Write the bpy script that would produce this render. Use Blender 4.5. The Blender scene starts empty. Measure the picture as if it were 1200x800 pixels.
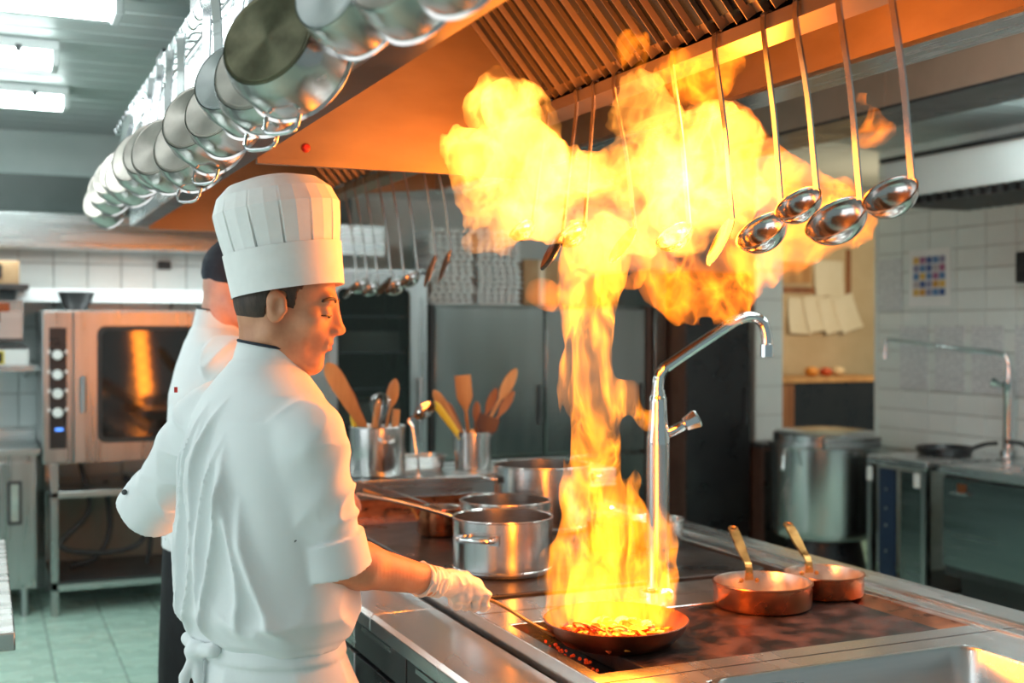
import bpy, bmesh, math, random
import numpy as np
from mathutils import Vector, Matrix, Euler

random.seed(7)
SC = bpy.context.scene
COL = SC.collection
R = math.radians
PI = math.pi

# ------------------------------------------------------------------ camera
cam_data = bpy.data.cameras.new('camera')
cam = bpy.data.objects.new('camera', cam_data)
COL.objects.link(cam)
cam.location = (0, 0, 1.58)
cam.rotation_euler = (R(90 - 0.49), 0, R(-23.9))
cam_data.sensor_width = 36
cam_data.lens = 42.0
cam_data.clip_start = 0.05
cam_data.dof.use_dof = True
cam_data.dof.focus_distance = 2.6
cam_data.dof.aperture_fstop = 2.6
SC.camera = cam

# ------------------------------------------------------------------ world, exposure
world = bpy.data.worlds.new('kitchen_daylight')
SC.world = world
world.use_nodes = True
wn = world.node_tree.nodes
wn['Background'].inputs[0].default_value = (0.72, 0.93, 0.95, 1)
wn['Background'].inputs[1].default_value = 0.34
SC.view_settings.view_transform = 'Standard'
SC.view_settings.look = 'None'
SC.view_settings.gamma = 1.0
SC.view_settings.use_curve_mapping = False
SC.view_settings.exposure = 0.0


def light(name, kind, loc, energy, color, rot=(0, 0, 0), **kw):
    d = bpy.data.lights.new(name, kind)
    d.energy = energy
    d.color = color
    for k, v in kw.items():
        setattr(d, k, v)
    o = bpy.data.objects.new(name, d)
    COL.objects.link(o)
    o.location = loc
    o.rotation_euler = rot
    return o


# unseen soft light added on the left to bring out the jacket folds
light('left_side_fill', 'AREA', (-3.1, 2.6, 1.7), 52, (0.93, 0.98, 1.0),
      rot=(R(82), 0, R(-90)), shape='RECTANGLE', size=4.4, size_y=2.0)
# unseen area light added under the oven canopy to brighten the back tiles
light('canopy_fill', 'AREA', (0.4, 7.3, 2.05), 22, (0.92, 1.0, 0.98), shape='RECTANGLE', size=2.6, size_y=0.25)


# ------------------------------------------------------------------ materials
MATS = {}


def nodes_of(name):
    m = bpy.data.materials.new(name)
    m.use_nodes = True
    t = m.node_tree
    b = t.nodes['Principled BSDF']
    MATS[name] = m
    return m, t, b


def lk(t, a, b):
    t.links.new(a, b)


def tex_coord(t, scale=(1, 1, 1), space='Object'):
    tc = t.nodes.new('ShaderNodeTexCoord')
    mp = t.nodes.new('ShaderNodeMapping')
    mp.inputs['Scale'].default_value = scale
    lk(t, tc.outputs[space], mp.inputs['Vector'])
    return mp.outputs['Vector']


def noise(t, vec, scale, detail=3, rough=0.55, dist=0.0):
    n = t.nodes.new('ShaderNodeTexNoise')
    n.inputs['Scale'].default_value = scale
    n.inputs['Detail'].default_value = detail
    n.inputs['Roughness'].default_value = rough
    n.inputs['Distortion'].default_value = dist
    lk(t, vec, n.inputs['Vector'])
    return n.outputs['Fac']


def ramp(t, fac, stops):
    r = t.nodes.new('ShaderNodeValToRGB')
    e = r.color_ramp.elements
    while len(e) < len(stops):
        e.new(0.5)
    for el, (p, c) in zip(e, stops):
        el.position = p
        el.color = c if len(c) == 4 else (*c, 1)
    lk(t, fac, r.inputs[0])
    return r.outputs[0]


def mapr(t, fac, a0, a1, b0, b1):
    m = t.nodes.new('ShaderNodeMapRange')
    m.inputs[1].default_value = a0
    m.inputs[2].default_value = a1
    m.inputs[3].default_value = b0
    m.inputs[4].default_value = b1
    lk(t, fac, m.inputs[0])
    return m.outputs[0]


def math_n(t, op, a, b=None):
    m = t.nodes.new('ShaderNodeMath')
    m.operation = op
    for i, v in enumerate((a, b)):
        if v is None:
            continue
        if isinstance(v, (int, float)):
            m.inputs[i].default_value = v
        else:
            lk(t, v, m.inputs[i])
    return m.outputs[0]


def bump(t, b, fac, strength=0.2, dist=0.01):
    n = t.nodes.new('ShaderNodeBump')
    n.inputs['Strength'].default_value = strength
    n.inputs['Distance'].default_value = dist
    lk(t, fac, n.inputs['Height'])
    lk(t, n.outputs[0], b.inputs['Normal'])


def surf(name, c1, c2=None, rough=0.5, rough2=None, metal=0.0, scale=6, stretch=(1, 1, 1),
         bmp=0.0, bscale=None, spec=None, bdist=0.004, detail=4, lo=0.35, hi=0.65, sheen=0, sss=0, sssr=(0.02, 0.008, 0.004)):
    m, t, b = nodes_of(name)
    b.inputs['Metallic'].default_value = metal
    b.inputs['Roughness'].default_value = rough
    if spec is not None:
        b.inputs['Specular IOR Level'].default_value = spec
    v = tex_coord(t, stretch)
    n = noise(t, v, scale, detail)
    col = ramp(t, n, [(lo, c1), (hi, c2 or c1)])
    lk(t, col, b.inputs['Base Color'])
    if rough2 is not None:
        lk(t, mapr(t, n, lo, hi, rough, rough2), b.inputs['Roughness'])
    if bmp:
        n2 = noise(t, v, bscale or scale * 3, 3)
        bump(t, b, n2, bmp, bdist)
    if sheen:
        b.inputs['Sheen Weight'].default_value = sheen
    if sss:
        b.inputs['Subsurface Weight'].default_value = sss
        b.inputs['Subsurface Radius'].default_value = sssr
        b.inputs['Subsurface Scale'].default_value = 1.0
    return m


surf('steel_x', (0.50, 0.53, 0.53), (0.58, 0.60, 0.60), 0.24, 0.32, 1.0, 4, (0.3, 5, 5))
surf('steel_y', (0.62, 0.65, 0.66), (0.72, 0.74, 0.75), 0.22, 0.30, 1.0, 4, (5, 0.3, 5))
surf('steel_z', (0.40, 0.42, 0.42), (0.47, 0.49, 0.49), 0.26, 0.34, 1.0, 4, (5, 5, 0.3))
surf('worktop_steel', (0.60, 0.64, 0.65), (0.70, 0.73, 0.74), 0.20, 0.30, 0.93, 3, (2.5, 0.5, 1))
surf('hood_steel', (0.31, 0.22, 0.14), (0.37, 0.27, 0.18), 0.30, 0.40, 0.55, 3, (1, 1, 3))  # orange of the firelight is put into the colour; the hood is plain stainless
surf('pot_steel', (0.58, 0.58, 0.57), (0.64, 0.63, 0.62), 0.20, 0.25, 1.0, 5, (1, 1, 0.3), 0.0)
surf('pan_steel', (0.52, 0.50, 0.48), (0.62, 0.59, 0.57), 0.18, 0.28, 1.0, 10, (1, 1, 1), 0.03, 20, bdist=0.002)
for nm_, ca_, cb_2, sc_2 in (('pan_bottom_steel', (0.42, 0.38, 0.35), (0.66, 0.60, 0.55), 9), ('pan_bottom_burnt', (0.13, 0.12, 0.08), (0.26, 0.24, 0.16), 14), ('pan_bottom_pale', (0.50, 0.52, 0.53), (0.62, 0.63, 0.63), 12)):
    m = surf(nm_, ca_, cb_2, 0.34, 0.46, 1.0, sc_2, detail=6)
    tg = m.node_tree.nodes.new('ShaderNodeTangent')
    tg.direction_type = 'RADIAL'
    tg.axis = 'Z'
    pb = m.node_tree.nodes['Principled BSDF']
    pb.inputs['Anisotropic'].default_value = 0.75
    lk(m.node_tree, tg.outputs[0], pb.inputs['Tangent'])
surf('counter_front', (0.20, 0.24, 0.24), (0.26, 0.30, 0.30), 0.20, 0.28, 1.0, 4, (5, 0.3, 5))
surf('fridge_steel', (0.24, 0.25, 0.24), (0.30, 0.31, 0.30), 0.16, 0.24, 1.0, 2, (2, 2, 0.3))
surf('chrome', (0.72, 0.73, 0.74), (0.75, 0.75, 0.76), 0.05, 0.08, 1.0, 5)
surf('ladle_steel', (0.55, 0.52, 0.50), (0.62, 0.60, 0.58), 0.14, 0.22, 1.0, 12)
surf('dark_steel', (0.06, 0.063, 0.065), (0.10, 0.10, 0.105), 0.32, 0.42, 0.7, 6)
surf('black_panel', (0.012, 0.013, 0.015), (0.02, 0.02, 0.022), 0.25, 0.35, 0.0, 5)
surf('copper', (0.50, 0.16, 0.07), (0.60, 0.21, 0.10), 0.22, 0.30, 1.0, 4, (1, 1, 2))
surf('copper_dark', (0.36, 0.10, 0.045), (0.62, 0.22, 0.10), 0.24, 0.40, 1.0, 14, (1, 1, 2), 0.06, 50, bdist=0.002)
surf('tin_lining', (0.52, 0.47, 0.42), (0.68, 0.62, 0.56), 0.26, 0.38, 1.0, 18)
surf('brass', (0.55, 0.27, 0.08), (0.70, 0.40, 0.14), 0.26, 0.42, 1.0, 22, (1, 1, 1), 0.12, 60, bdist=0.002)
surf('hob_iron', (0.006, 0.006, 0.007), (0.070, 0.034, 0.024), 0.36, 0.60, 0.0, 14, (1, 1, 1), 0.25, 90, bdist=0.003, detail=9, lo=0.40, hi=0.64, spec=0.4)
surf('hob_iron_dark', (0.02, 0.02, 0.021), (0.05, 0.047, 0.046), 0.26, 0.44, 0.3, 6, (1, 1, 1), 0.2, 90, bdist=0.003, detail=6)
surf('pan_iron', (0.10, 0.035, 0.018), (0.30, 0.10, 0.045), 0.30, 0.46, 0.8, 12, detail=6)
surf('wall_paint', (0.60, 0.66, 0.64), (0.64, 0.70, 0.68), 0.6, scale=3)
surf('wall_tile', (0.72, 0.79, 0.78), (0.80, 0.86, 0.85), 0.16, 0.24, 0, 2)
surf('wall_grout', (0.42, 0.46, 0.44), (0.5, 0.53, 0.51), 0.8, scale=20)
surf('tan_wall', (0.62, 0.46, 0.27), (0.70, 0.54, 0.34), 0.6, scale=4)
surf('floor_tile', (0.46, 0.68, 0.58), (0.56, 0.78, 0.67), 0.22, 0.36, 0, 3, detail=6)
surf('floor_grout', (0.26, 0.34, 0.31), (0.32, 0.40, 0.36), 0.8, scale=30)
surf('ceiling_panel', (0.50, 0.55, 0.54), (0.58, 0.62, 0.61), 0.45, scale=3)
surf('beam_paint', (0.42, 0.50, 0.48), (0.48, 0.55, 0.53), 0.55, scale=3)
surf('white_enamel', (0.66, 0.72, 0.73), (0.72, 0.78, 0.79), 0.3, scale=3)
surf('beam_dark', (0.05, 0.07, 0.065), (0.07, 0.09, 0.085), 0.5, scale=3)
surf('duct_brown', (0.20, 0.155, 0.115), (0.25, 0.195, 0.15), 0.35, scale=3)
surf('paper', (0.78, 0.80, 0.80), (0.84, 0.86, 0.86), 0.6, scale=4)
surf('paper_warm', (0.80, 0.70, 0.52), (0.86, 0.77, 0.60), 0.7, scale=4)
surf('cardboard', (0.42, 0.26, 0.13), (0.50, 0.33, 0.18), 0.8, scale=9)
surf('egg_tray', (0.66, 0.72, 0.72), (0.76, 0.80, 0.80), 0.8, scale=12)
surf('rubber', (0.015, 0.016, 0.017), (0.03, 0.03, 0.03), 0.5, scale=8)
surf('wood', (0.42, 0.19, 0.06), (0.66, 0.36, 0.14), 0.42, 0.55, 0, 10, (1, 1, 0.15), 0.1, 40, detail=6)
surf('wood_dark', (0.22, 0.075, 0.025), (0.40, 0.16, 0.06), 0.42, 0.55, 0, 10, (1, 1, 0.15), 0.1, 40, detail=6)
surf('brown_plastic', (0.07, 0.03, 0.02), (0.10, 0.045, 0.03), 0.4, scale=8)
surf('white_cloth', (0.79, 0.82, 0.83), (0.82, 0.85, 0.86), 0.75, scale=4, bmp=0.06, bscale=420, bdist=0.001, sheen=0.15)
surf('hat_paper', (0.86, 0.87, 0.86), (0.90, 0.91, 0.90), 0.7, scale=30, bmp=0.04, bscale=160, bdist=0.001)
surf('navy_cloth', (0.012, 0.016, 0.028), (0.02, 0.026, 0.04), 0.8, scale=30, bmp=0.1, bscale=300, bdist=0.001)
surf('black_cloth', (0.008, 0.009, 0.012), (0.016, 0.017, 0.02), 0.85, scale=12, bmp=0.1, bscale=200, bdist=0.001)
surf('skin', (0.56, 0.25, 0.135), (0.66, 0.33, 0.19), 0.42, 0.52, 0, 26, (1, 1, 1), 0.10, 260, bdist=0.0012, detail=6, sss=0.12)
surf('skin_pink', (0.62, 0.32, 0.24), (0.70, 0.40, 0.31), 0.45, 0.55, 0, 24, (1, 1, 1), 0.08, 200, bdist=0.001, detail=6, sss=0.12)
surf('hair', (0.030, 0.018, 0.012), (0.075, 0.045, 0.030), 0.55, scale=60, stretch=(1, 1, 0.2), bmp=0.4, bscale=220, bdist=0.003)
surf('lips', (0.46, 0.16, 0.11), (0.52, 0.20, 0.14), 0.4, scale=30)
surf('eye_white', (0.75, 0.72, 0.70), None, 0.2, scale=5)
surf('eye_dark', (0.02, 0.014, 0.010), None, 0.15, scale=5)
surf('latex', (0.72, 0.70, 0.67), (0.80, 0.78, 0.75), 0.38, 0.5, 0, 14, (1, 1, 1), 0.35, 60, bdist=0.003, detail=5, sss=0.1, sssr=(0.01, 0.006, 0.004))
surf('red_food', (0.45, 0.045, 0.012), (0.70, 0.12, 0.03), 0.25, 0.4, 0, 30)
surf('orange_food', (0.72, 0.24, 0.03), (0.80, 0.34, 0.06), 0.25, 0.4, 0, 30)
surf('pale_food', (0.70, 0.52, 0.30), (0.76, 0.60, 0.38), 0.3, 0.4, 0, 30)
surf('red_paint', (0.45, 0.02, 0.015), (0.5, 0.03, 0.02), 0.3, scale=8)
surf('blue_plastic', (0.008, 0.022, 0.06), (0.012, 0.03, 0.075), 0.4, scale=8)
surf('yellow_paint', (0.75, 0.62, 0.05), None, 0.4, scale=8)
surf('oven_glass', (0.012, 0.008, 0.006), None, 0.05, scale=3, spec=0.9)
surf('fridge_glass', (0.030, 0.038, 0.034), (0.042, 0.05, 0.045), 0.06, scale=3, spec=0.7)
surf('clear_plastic', (0.5, 0.5, 0.48), None, 0.3, scale=3)
for nm, col, st in (('tube_light', (0.88, 1.0, 0.98), 20.0), ('ember', (0.9, 0.06, 0.006), 0.3), ('blue_led', (0.1, 0.3, 1.0), 1.5)):
    m, t, b = nodes_of(nm)
    b.inputs['Base Color'].default_value = (*col, 1)
    b.inputs['Emission Color'].default_value = (*col, 1)
    b.inputs['Emission Strength'].default_value = st


# ------------------------------------------------------------------ mesh helpers
def link(o, parent=None):
    COL.objects.link(o)
    if parent is not None:
        o.parent = parent
    return o


def tag(o, label=None, cat=None, group=None, kind=None):
    if label:
        o['label'] = label
    if cat:
        o['category'] = cat
    if group:
        o['group'] = group
    if kind:
        o['kind'] = kind
    return o


def thing(name, label, cat, loc=(0, 0, 0), rz=0.0, group=None, rot=None):
    o = bpy.data.objects.new(name, None)
    o.empty_display_size = 0.1
    link(o)
    o.location = loc
    o.rotation_euler = rot if rot else (0, 0, rz)
    return tag(o, label, cat, group)


def mesh_obj(name, me, mat, parent=None, smooth=None):
    if mat:
        for mm in (mat if isinstance(mat, (list, tuple)) else [mat]):
            me.materials.append(MATS[mm])
    if smooth is not None:
        me.polygons.foreach_set('use_smooth', [True] * len(me.polygons))
        if smooth < 179:
            me.set_sharp_from_angle(angle=R(smooth))
    return link(bpy.data.objects.new(name, me), parent)


class MB:
    def __init__(self):
        self.v, self.f, self.m = [], [], []

    def add(self, vs, fs, mi=0):
        n = len(self.v)
        self.v += [tuple(p) for p in vs]
        self.f += [tuple(i + n for i in f) for f in fs]
        self.m += [mi] * len(fs)
        return self

    def box(self, x0, x1, y0, y1, z0, z1, mi=0):
        vs = [(x, y, z) for z in (z0, z1) for y in (y0, y1) for x in (x0, x1)]
        return self.add(vs, [(0, 2, 3, 1), (4, 5, 7, 6), (0, 1, 5, 4), (2, 6, 7, 3), (0, 4, 6, 2), (1, 3, 7, 5)], mi)

    def prism(self, pts, y0, y1, axis='y', mi=0):
        """polygon pts in the other two axes, extruded along axis"""
        n = len(pts)
        def mk(a, b, t):
            return {'y': (a, t, b), 'x': (t, a, b), 'z': (a, b, t)}[axis]
        vs = [mk(a, b, y0) for a, b in pts] + [mk(a, b, y1) for a, b in pts]
        fs = [tuple(range(n)), tuple(range(2 * n - 1, n - 1, -1))]
        fs += [((i + 1) % n, i, n + i, n + (i + 1) % n) for i in range(n)]
        return self.add(vs, fs, mi)

    def lathe(self, prof, c=(0, 0, 0), seg=40, mat=None, mi=0, cap=True, split=None):
        """prof = [(r, z)]; mat = Matrix applied; split: index where material index 1 starts"""
        vs, fs, ms = [], [], []
        rings = []
        for r, z in prof:
            if r < 1e-6:
                rings.append([len(vs)])
                vs.append((0, 0, z))
            else:
                rings.append(list(range(len(vs), len(vs) + seg)))
                vs += [(r * math.cos(2 * PI * k / seg), r * math.sin(2 * PI * k / seg), z) for k in range(seg)]
        for i in range(len(rings) - 1):
            a, b = rings[i], rings[i + 1]
            for k in range(seg):
                k2 = (k + 1) % seg
                if len(a) == 1 and len(b) == 1:
                    continue
                if len(a) == 1:
                    fs.append((a[0], b[k2], b[k]))
                elif len(b) == 1:
                    fs.append((a[k], a[k2], b[0]))
                else:
                    fs.append((a[k], a[k2], b[k2], b[k]))
                ms.append(1 if split is not None and i >= split else mi)
        M = mat or Matrix()
        vs = [(M @ Vector(p)) + Vector(c) for p in vs]
        n = len(self.v)
        self.v += [tuple(p) for p in vs]
        self.f += [tuple(i + n for i in f) for f in fs]
        self.m += ms
        return self

    def tube(self, pts, r, seg=10, mi=0, flat=None, up=None, closed=False):
        """round tube along pts; r a number or list; flat=(w, h) gives an elliptic/strap section with 'up' hint"""
        P = [Vector(p) for p in pts]
        n = len(P)
        rs = r if isinstance(r, (list, tuple)) else [r] * n
        T = []
        for i in range(n):
            a = P[(i - 1) % n] if (closed or i > 0) else P[i]
            b = P[(i + 1) % n] if (closed or i < n - 1) else P[i]
            T.append((b - a).normalized())
        N = Vector(up) if up else (Vector((0, 0, 1)) if abs(T[0].z) < 0.9 else Vector((1, 0, 0)))
        vs, fs = [], []
        for i in range(n):
            N = (N - T[i] * N.dot(T[i])).normalized()
            B = T[i].cross(N)
            for k in range(seg):
                a = 2 * PI * k / seg
                if flat:
                    w = flat[0] * (rs[i] if r is not None else 1)
                    h = flat[1]
                    ca, sa = math.cos(a + PI / seg), math.sin(a + PI / seg)
                    s = max(abs(ca), abs(sa)) if seg == 4 else 1
                    vs.append(P[i] + B * (w * ca / s) + N * (h * sa / s))
                else:
                    vs.append(P[i] + B * (rs[i] * math.cos(a)) + N * (rs[i] * math.sin(a)))
        for i in range(n if closed else n - 1):
            j = (i + 1) % n
            for k in range(seg):
                k2 = (k + 1) % seg
                fs.append((i * seg + k, i * seg + k2, j * seg + k2, j * seg + k))
        if not closed:
            fs.append(tuple(range(seg - 1, -1, -1)))
            fs.append(tuple((n - 1) * seg + k for k in range(seg)))
        return self.add(vs, fs, mi)

    def build(self, name, mat, parent=None, smooth=None, bevel=0.0, seg=2, loc=None):
        me = bpy.data.meshes.new(name)
        me.from_pydata(self.v, [], self.f)
        bm = bmesh.new()
        bm.from_mesh(me)
        bmesh.ops.recalc_face_normals(bm, faces=bm.faces)
        bm.to_mesh(me)
        bm.free()
        if any(self.m):
            me.polygons.foreach_set('material_index', self.m)
        o = mesh_obj(name, me, mat, parent, smooth)
        if bevel:
            md = o.modifiers.new('bevel', 'BEVEL')
            md.width = bevel
            md.segments = seg
            md.limit_method = 'ANGLE'
            md.angle_limit = R(40)
            if smooth is None:
                me.polygons.foreach_set('use_smooth', [True] * len(me.polygons))
                me.set_sharp_from_angle(angle=R(35))
        if loc:
            o.location = loc
        return o


def box(name, x0, x1, y0, y1, z0, z1, mat, parent=None, bevel=0.0):
    return MB().box(x0, x1, y0, y1, z0, z1).build(name, mat, parent, None, bevel)


def dup(o, parent=None, loc=None, rot=None):
    c = o.copy()
    COL.objects.link(c)
    c.parent = parent
    if loc is not None:
        c.location = loc
    if rot is not None:
        c.rotation_euler = rot
    return c


def dup_tree(o, parent=None):
    c = o.copy()
    COL.objects.link(c)
    c.parent = parent
    for ch in list(o.children):
        dup_tree(ch, c)
    return c


def bez(pts, n=8):
    """Catmull-Rom through pts"""
    P = [Vector(p) for p in pts]
    P = [P[0] * 2 - P[1]] + P + [P[-1] * 2 - P[-2]]
    out = []
    for i in range(1, len(P) - 2):
        for k in range(n):
            t = k / n
            a, b, c, d = P[i - 1], P[i], P[i + 1], P[i + 2]
            out.append(0.5 * ((2 * b) + (c - a) * t + (2 * a - 5 * b + 4 * c - d) * t * t + (3 * b - a - 3 * c + d) * t ** 3))
    out.append(P[-2])
    return out


def holed_plate(mb, x0, x1, y0, y1, z0, z1, holes):
    xs = sorted({x0, x1, *[h[0] for h in holes], *[h[1] for h in holes]})
    ys = sorted({y0, y1, *[h[2] for h in holes], *[h[3] for h in holes]})
    def solid(i, j):
        if not (0 <= i < len(xs) - 1 and 0 <= j < len(ys) - 1):
            return False
        cx, cy = (xs[i] + xs[i + 1]) / 2, (ys[j] + ys[j + 1]) / 2
        return not any(h[0] < cx < h[1] and h[2] < cy < h[3] for h in holes)
    idx, vs, fs = {}, [], []
    def V(i, j, k):
        if (i, j, k) not in idx:
            idx[(i, j, k)] = len(vs)
            vs.append((xs[i], ys[j], (z0, z1)[k]))
        return idx[(i, j, k)]
    for i in range(len(xs) - 1):
        for j in range(len(ys) - 1):
            if not solid(i, j):
                continue
            fs.append((V(i, j, 1), V(i + 1, j, 1), V(i + 1, j + 1, 1), V(i, j + 1, 1)))
            fs.append((V(i, j, 0), V(i, j + 1, 0), V(i + 1, j + 1, 0), V(i + 1, j, 0)))
            for (di, dj, a, b) in ((-1, 0, (0, 1), (0, 0)), (1, 0, (1, 0), (1, 1)), (0, -1, (0, 0), (1, 0)), (0, 1, (1, 1), (0, 1))):
                if not solid(i + di, j + dj):
                    p, q = (i + a[0], j + a[1]), (i + b[0], j + b[1])
                    fs.append((V(*p, 0), V(*q, 0), V(*q, 1), V(*p, 1)))
    return mb.add(vs, fs)


# ------------------------------------------------------------------ the room
CEIL = 2.80
floor = tag(box('floor', -3.2, 9.0, -1.2, 8.3, -0.10, -0.012, 'floor_grout'), kind='structure')
tile_me = None
TS = 0.30
far_tiles = MB()
for i in range(-10, 30):
    for j in range(-4, 27):
        x, y = i * TS, j * TS
        if x < -3.1 or x > 8.7 or y < -1.1 or y > 7.9:
            continue
        if -1.0 <= x <= 0.95 and 3.6 <= y <= 7.3:
            if tile_me is None:
                t0 = MB().box(0.004, TS - 0.004, 0.004, TS - 0.004, -0.0118, 0).build('floor_tile', 'floor_tile', floor, None, 0.002, 1)
                tile_me = t0
                t0.location = (x, y, 0)
            else:
                dup(tile_me, floor, (x, y, 0))
        else:
            far_tiles.box(x + 0.004, x + TS - 0.004, y + 0.004, y + TS - 0.004, -0.0118, 0)
tag(far_tiles.build('floor_tiling', 'floor_tile', floor), kind='stuff')

ceiling = tag(box('ceiling', -3.2, 9.0, -1.2, 8.3, CEIL + 0.02, CEIL + 0.1, 'beam_paint'), kind='structure')
p0 = None
for j in range(48):
    y = -1.1 + j * 0.19
    if p0 is None:
        p0 = MB().box(-3.2, 9.0, 0.006, 0.184, 0, 0.018).build('ceiling_panel', 'ceiling_panel', ceiling, None, 0.004, 1)
        p0.location = (0, y, CEIL)
    else:
        dup(p0, ceiling, (0, y, CEIL))

wall_back = tag(box('wall_back', -3.2, 5.1, 7.9, 8.0, 0, CEIL + 0.02, 'wall_grout'), kind='structure')
bt = None
for i in range(-6, 26):
    for j in range(0, 14):
        x, z = i * 0.2, j * 0.2
        if x < -1.0 or x > 1.9 or z < 0.6 or z > 2.1:
            continue
        if bt is None:
            bt = MB().box(0.003, 0.197, -0.012, 0, 0.003, 0.197).build('wall_tile', 'wall_tile', wall_back, None, 0.002, 1)
            bt.location = (x, 7.9, z)
        else:
            dup(bt, wall_back, (x, 7.9, z))
box('plaster_band', -3.2, 5.1, 7.86, 7.9, 2.5, 2.80, 'beam_paint', wall_back)
box('plaster_face', 1.9, 5.1, 7.885, 7.9, 0, 2.5, 'wall_paint', wall_back)

wall_passage = tag(box('wall_passage', 4.6, 9.0, 8.2, 8.3, 0, CEIL, 'tan_wall'), kind='structure')
wall_right = tag(box('wall_right', 5.6, 5.75, -1.2, 6.45, 0, CEIL, 'wall_grout'), kind='structure')
rt = None
for i in range(17):
    for j in range(17):
        y, z = 6.45 - 0.24 * (i + 1), 0.80 + 0.13 * j
        if z > 2.75:
            continue
        if rt is None:
            rt = MB().box(-0.010, 0, 0.003, 0.237, 0.003, 0.127).build('wall_tile', 'wall_tile', wall_right, None, 0.002, 1)
            rt.location = (5.6, y, z)
        else:
            dup(rt, wall_right, (5.6, y, z))
tag(box('trim_1', 5.585, 5.77, 6.45, 6.475, 0, 2.3, 'wall_tile'), kind='structure')
# white tiled pier
pier = tag(box('wall_pier', 4.87, 5.10, 6.86, 7.9, 0, CEIL, 'wall_grout'), kind='structure')
for j in range(14):
    box('wall_tile', 4.873, 5.097, 6.848, 6.86, 0.2 * j + 0.003, 0.2 * j + 0.197, 'wall_tile', pier)
# dark lintel over the back part of the room
tag(box('trim_2', -3.2, 2.2, 7.55, 7.86, 2.24, 2.5, 'beam_dark'), kind='structure')


# ------------------------------------------------------------------ ceiling lamps
def ceiling_lamp(x0, x1, y, label):
    t = thing('fluorescent_lamp', label, 'ceiling lamp', ((x0 + x1) / 2, y, CEIL), group='ceiling lamps')
    w = (x1 - x0) / 2
    box('housing', -w, w, -0.09, 0.09, -0.045, -0.001, 'paper', t, 0.006)
    MB().prism([(-0.085, -0.045), (0.085, -0.045), (0.06, -0.098), (-0.06, -0.098)], -w + 0.03, w - 0.03, 'x').build('diffuser', 'tube_light', t, None, 0.008)
    for s in (-1, 1):
        box('end_cap', s * (w - 0.015) - 0.015, s * (w - 0.015) + 0.015, -0.088, 0.088, -0.105, -0.045, 'paper', t, 0.006)
        box('clip', s * (w - 0.16) - 0.012, s * (w - 0.16) + 0.012, -0.094, 0.094, -0.06, -0.03, 'dark_steel', t)
    return t


ceiling_lamp(-0.95, 0.46, 4.50, 'long fluorescent ceiling lamp with a dark clip, level with the row of hanging pans')
ceiling_lamp(-1.05, 0.40, 6.45, 'fluorescent ceiling lamp close above the oven wall')
ceiling_lamp(-1.10, 0.30, 5.45, 'fluorescent ceiling lamp in the middle of three in view')
for i, (x, y) in enumerate([(-1.6, 1.2), (-1.6, 3.0), (4.75, 1.2), (4.75, 2.3), (4.65, 3.3), (4.65, 4.2), (2.75, 1.5), (2.75, 2.75)]):  # unseen lamps added as fill for the aisles, right wall and worktop
    ceiling_lamp(x - 0.6, x + 0.6, y, 'unseen fill lamp added over the service aisles')

light('passage_fill', 'POINT', (6.3, 6.75, 1.9), 34, (1.0, 0.80, 0.52), shadow_soft_size=0.08)  # unseen warm point light added behind the right wall to brighten the passage

# ------------------------------------------------------------------ the cooking range (island)
ZT = 0.85          # main top
ZP = 0.81          # lower front ledge
rng = thing('cooking_range', 'long stainless steel cooking range with dark hob plates and a lower front ledge', 'cooking range', (1.73, 2.9, 0))


def rpart(mb, name, mat, parent=rng, smooth=None, bevel=0.0):
    o = mb.build(name, mat, parent, smooth, bevel)
    o.location = (-1.73, -2.9, 0)
    return o


def rbox(name, x0, x1, y0, y1, z0, z1, mat, bevel=0.0):
    return rpart(MB().box(x0, x1, y0, y1, z0, z1), name, mat, bevel=bevel)


Y0, Y1 = 1.0, 4.98
HOLES = [(1.20, 2.25, 2.25, 2.72), (1.20, 2.25, 2.98, 4.32), (1.38, 2.09, 1.45, 2.11)]
mb = MB()
holed_plate(mb, 1.165, 2.335, Y0, Y1, 0.80, ZT, HOLES)
rpart(mb, 'worktop', 'worktop_steel', bevel=0.003)
# right-hand rim with a raised lip
rpart(MB().prism([(2.337, 0.80), (2.337, 0.856), (2.345, 0.860), (2.356, 0.856), (2.366, ZT - 0.002), (2.490, ZT - 0.004), (2.50, ZT - 0.012), (2.50, 0.80)], Y0, Y1), 'rear_rim', 'worktop_steel')
rpart(MB().prism([(2.262, ZT), (2.262, ZT + 0.004), (2.272, ZT + 0.004), (2.272, ZT)], Y0, 4.4), 'rim_bead', 'steel_y')
# front ledge in two lengths with a seam between them
for a, b in ((Y0, 3.118), (3.122, Y1)):
    rpart(MB().prism([(0.96, 0.765), (0.96, 0.800), (0.972, ZP), (1.150, ZP), (1.150, 0.765)], a, b), 'front_ledge', 'worktop_steel', bevel=0.002)
rbox('gap_channel', 1.150, 1.165, Y0, Y1, 0.74, 0.79, 'black_panel')
# carcass
rbox('carcass', 1.02, 2.46, Y0 + 0.02, Y1 - 0.02, 0.14, 0.66, 'dark_steel')
rbox('plinth', 1.10, 2.40, Y0 + 0.05, Y1 - 0.05, 0.0, 0.14, 'black_panel')
rbox('under_frame', 1.00, 2.46, Y0 + 0.01, Y1 - 0.01, 0.655, 0.765, 'steel_y')
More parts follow.
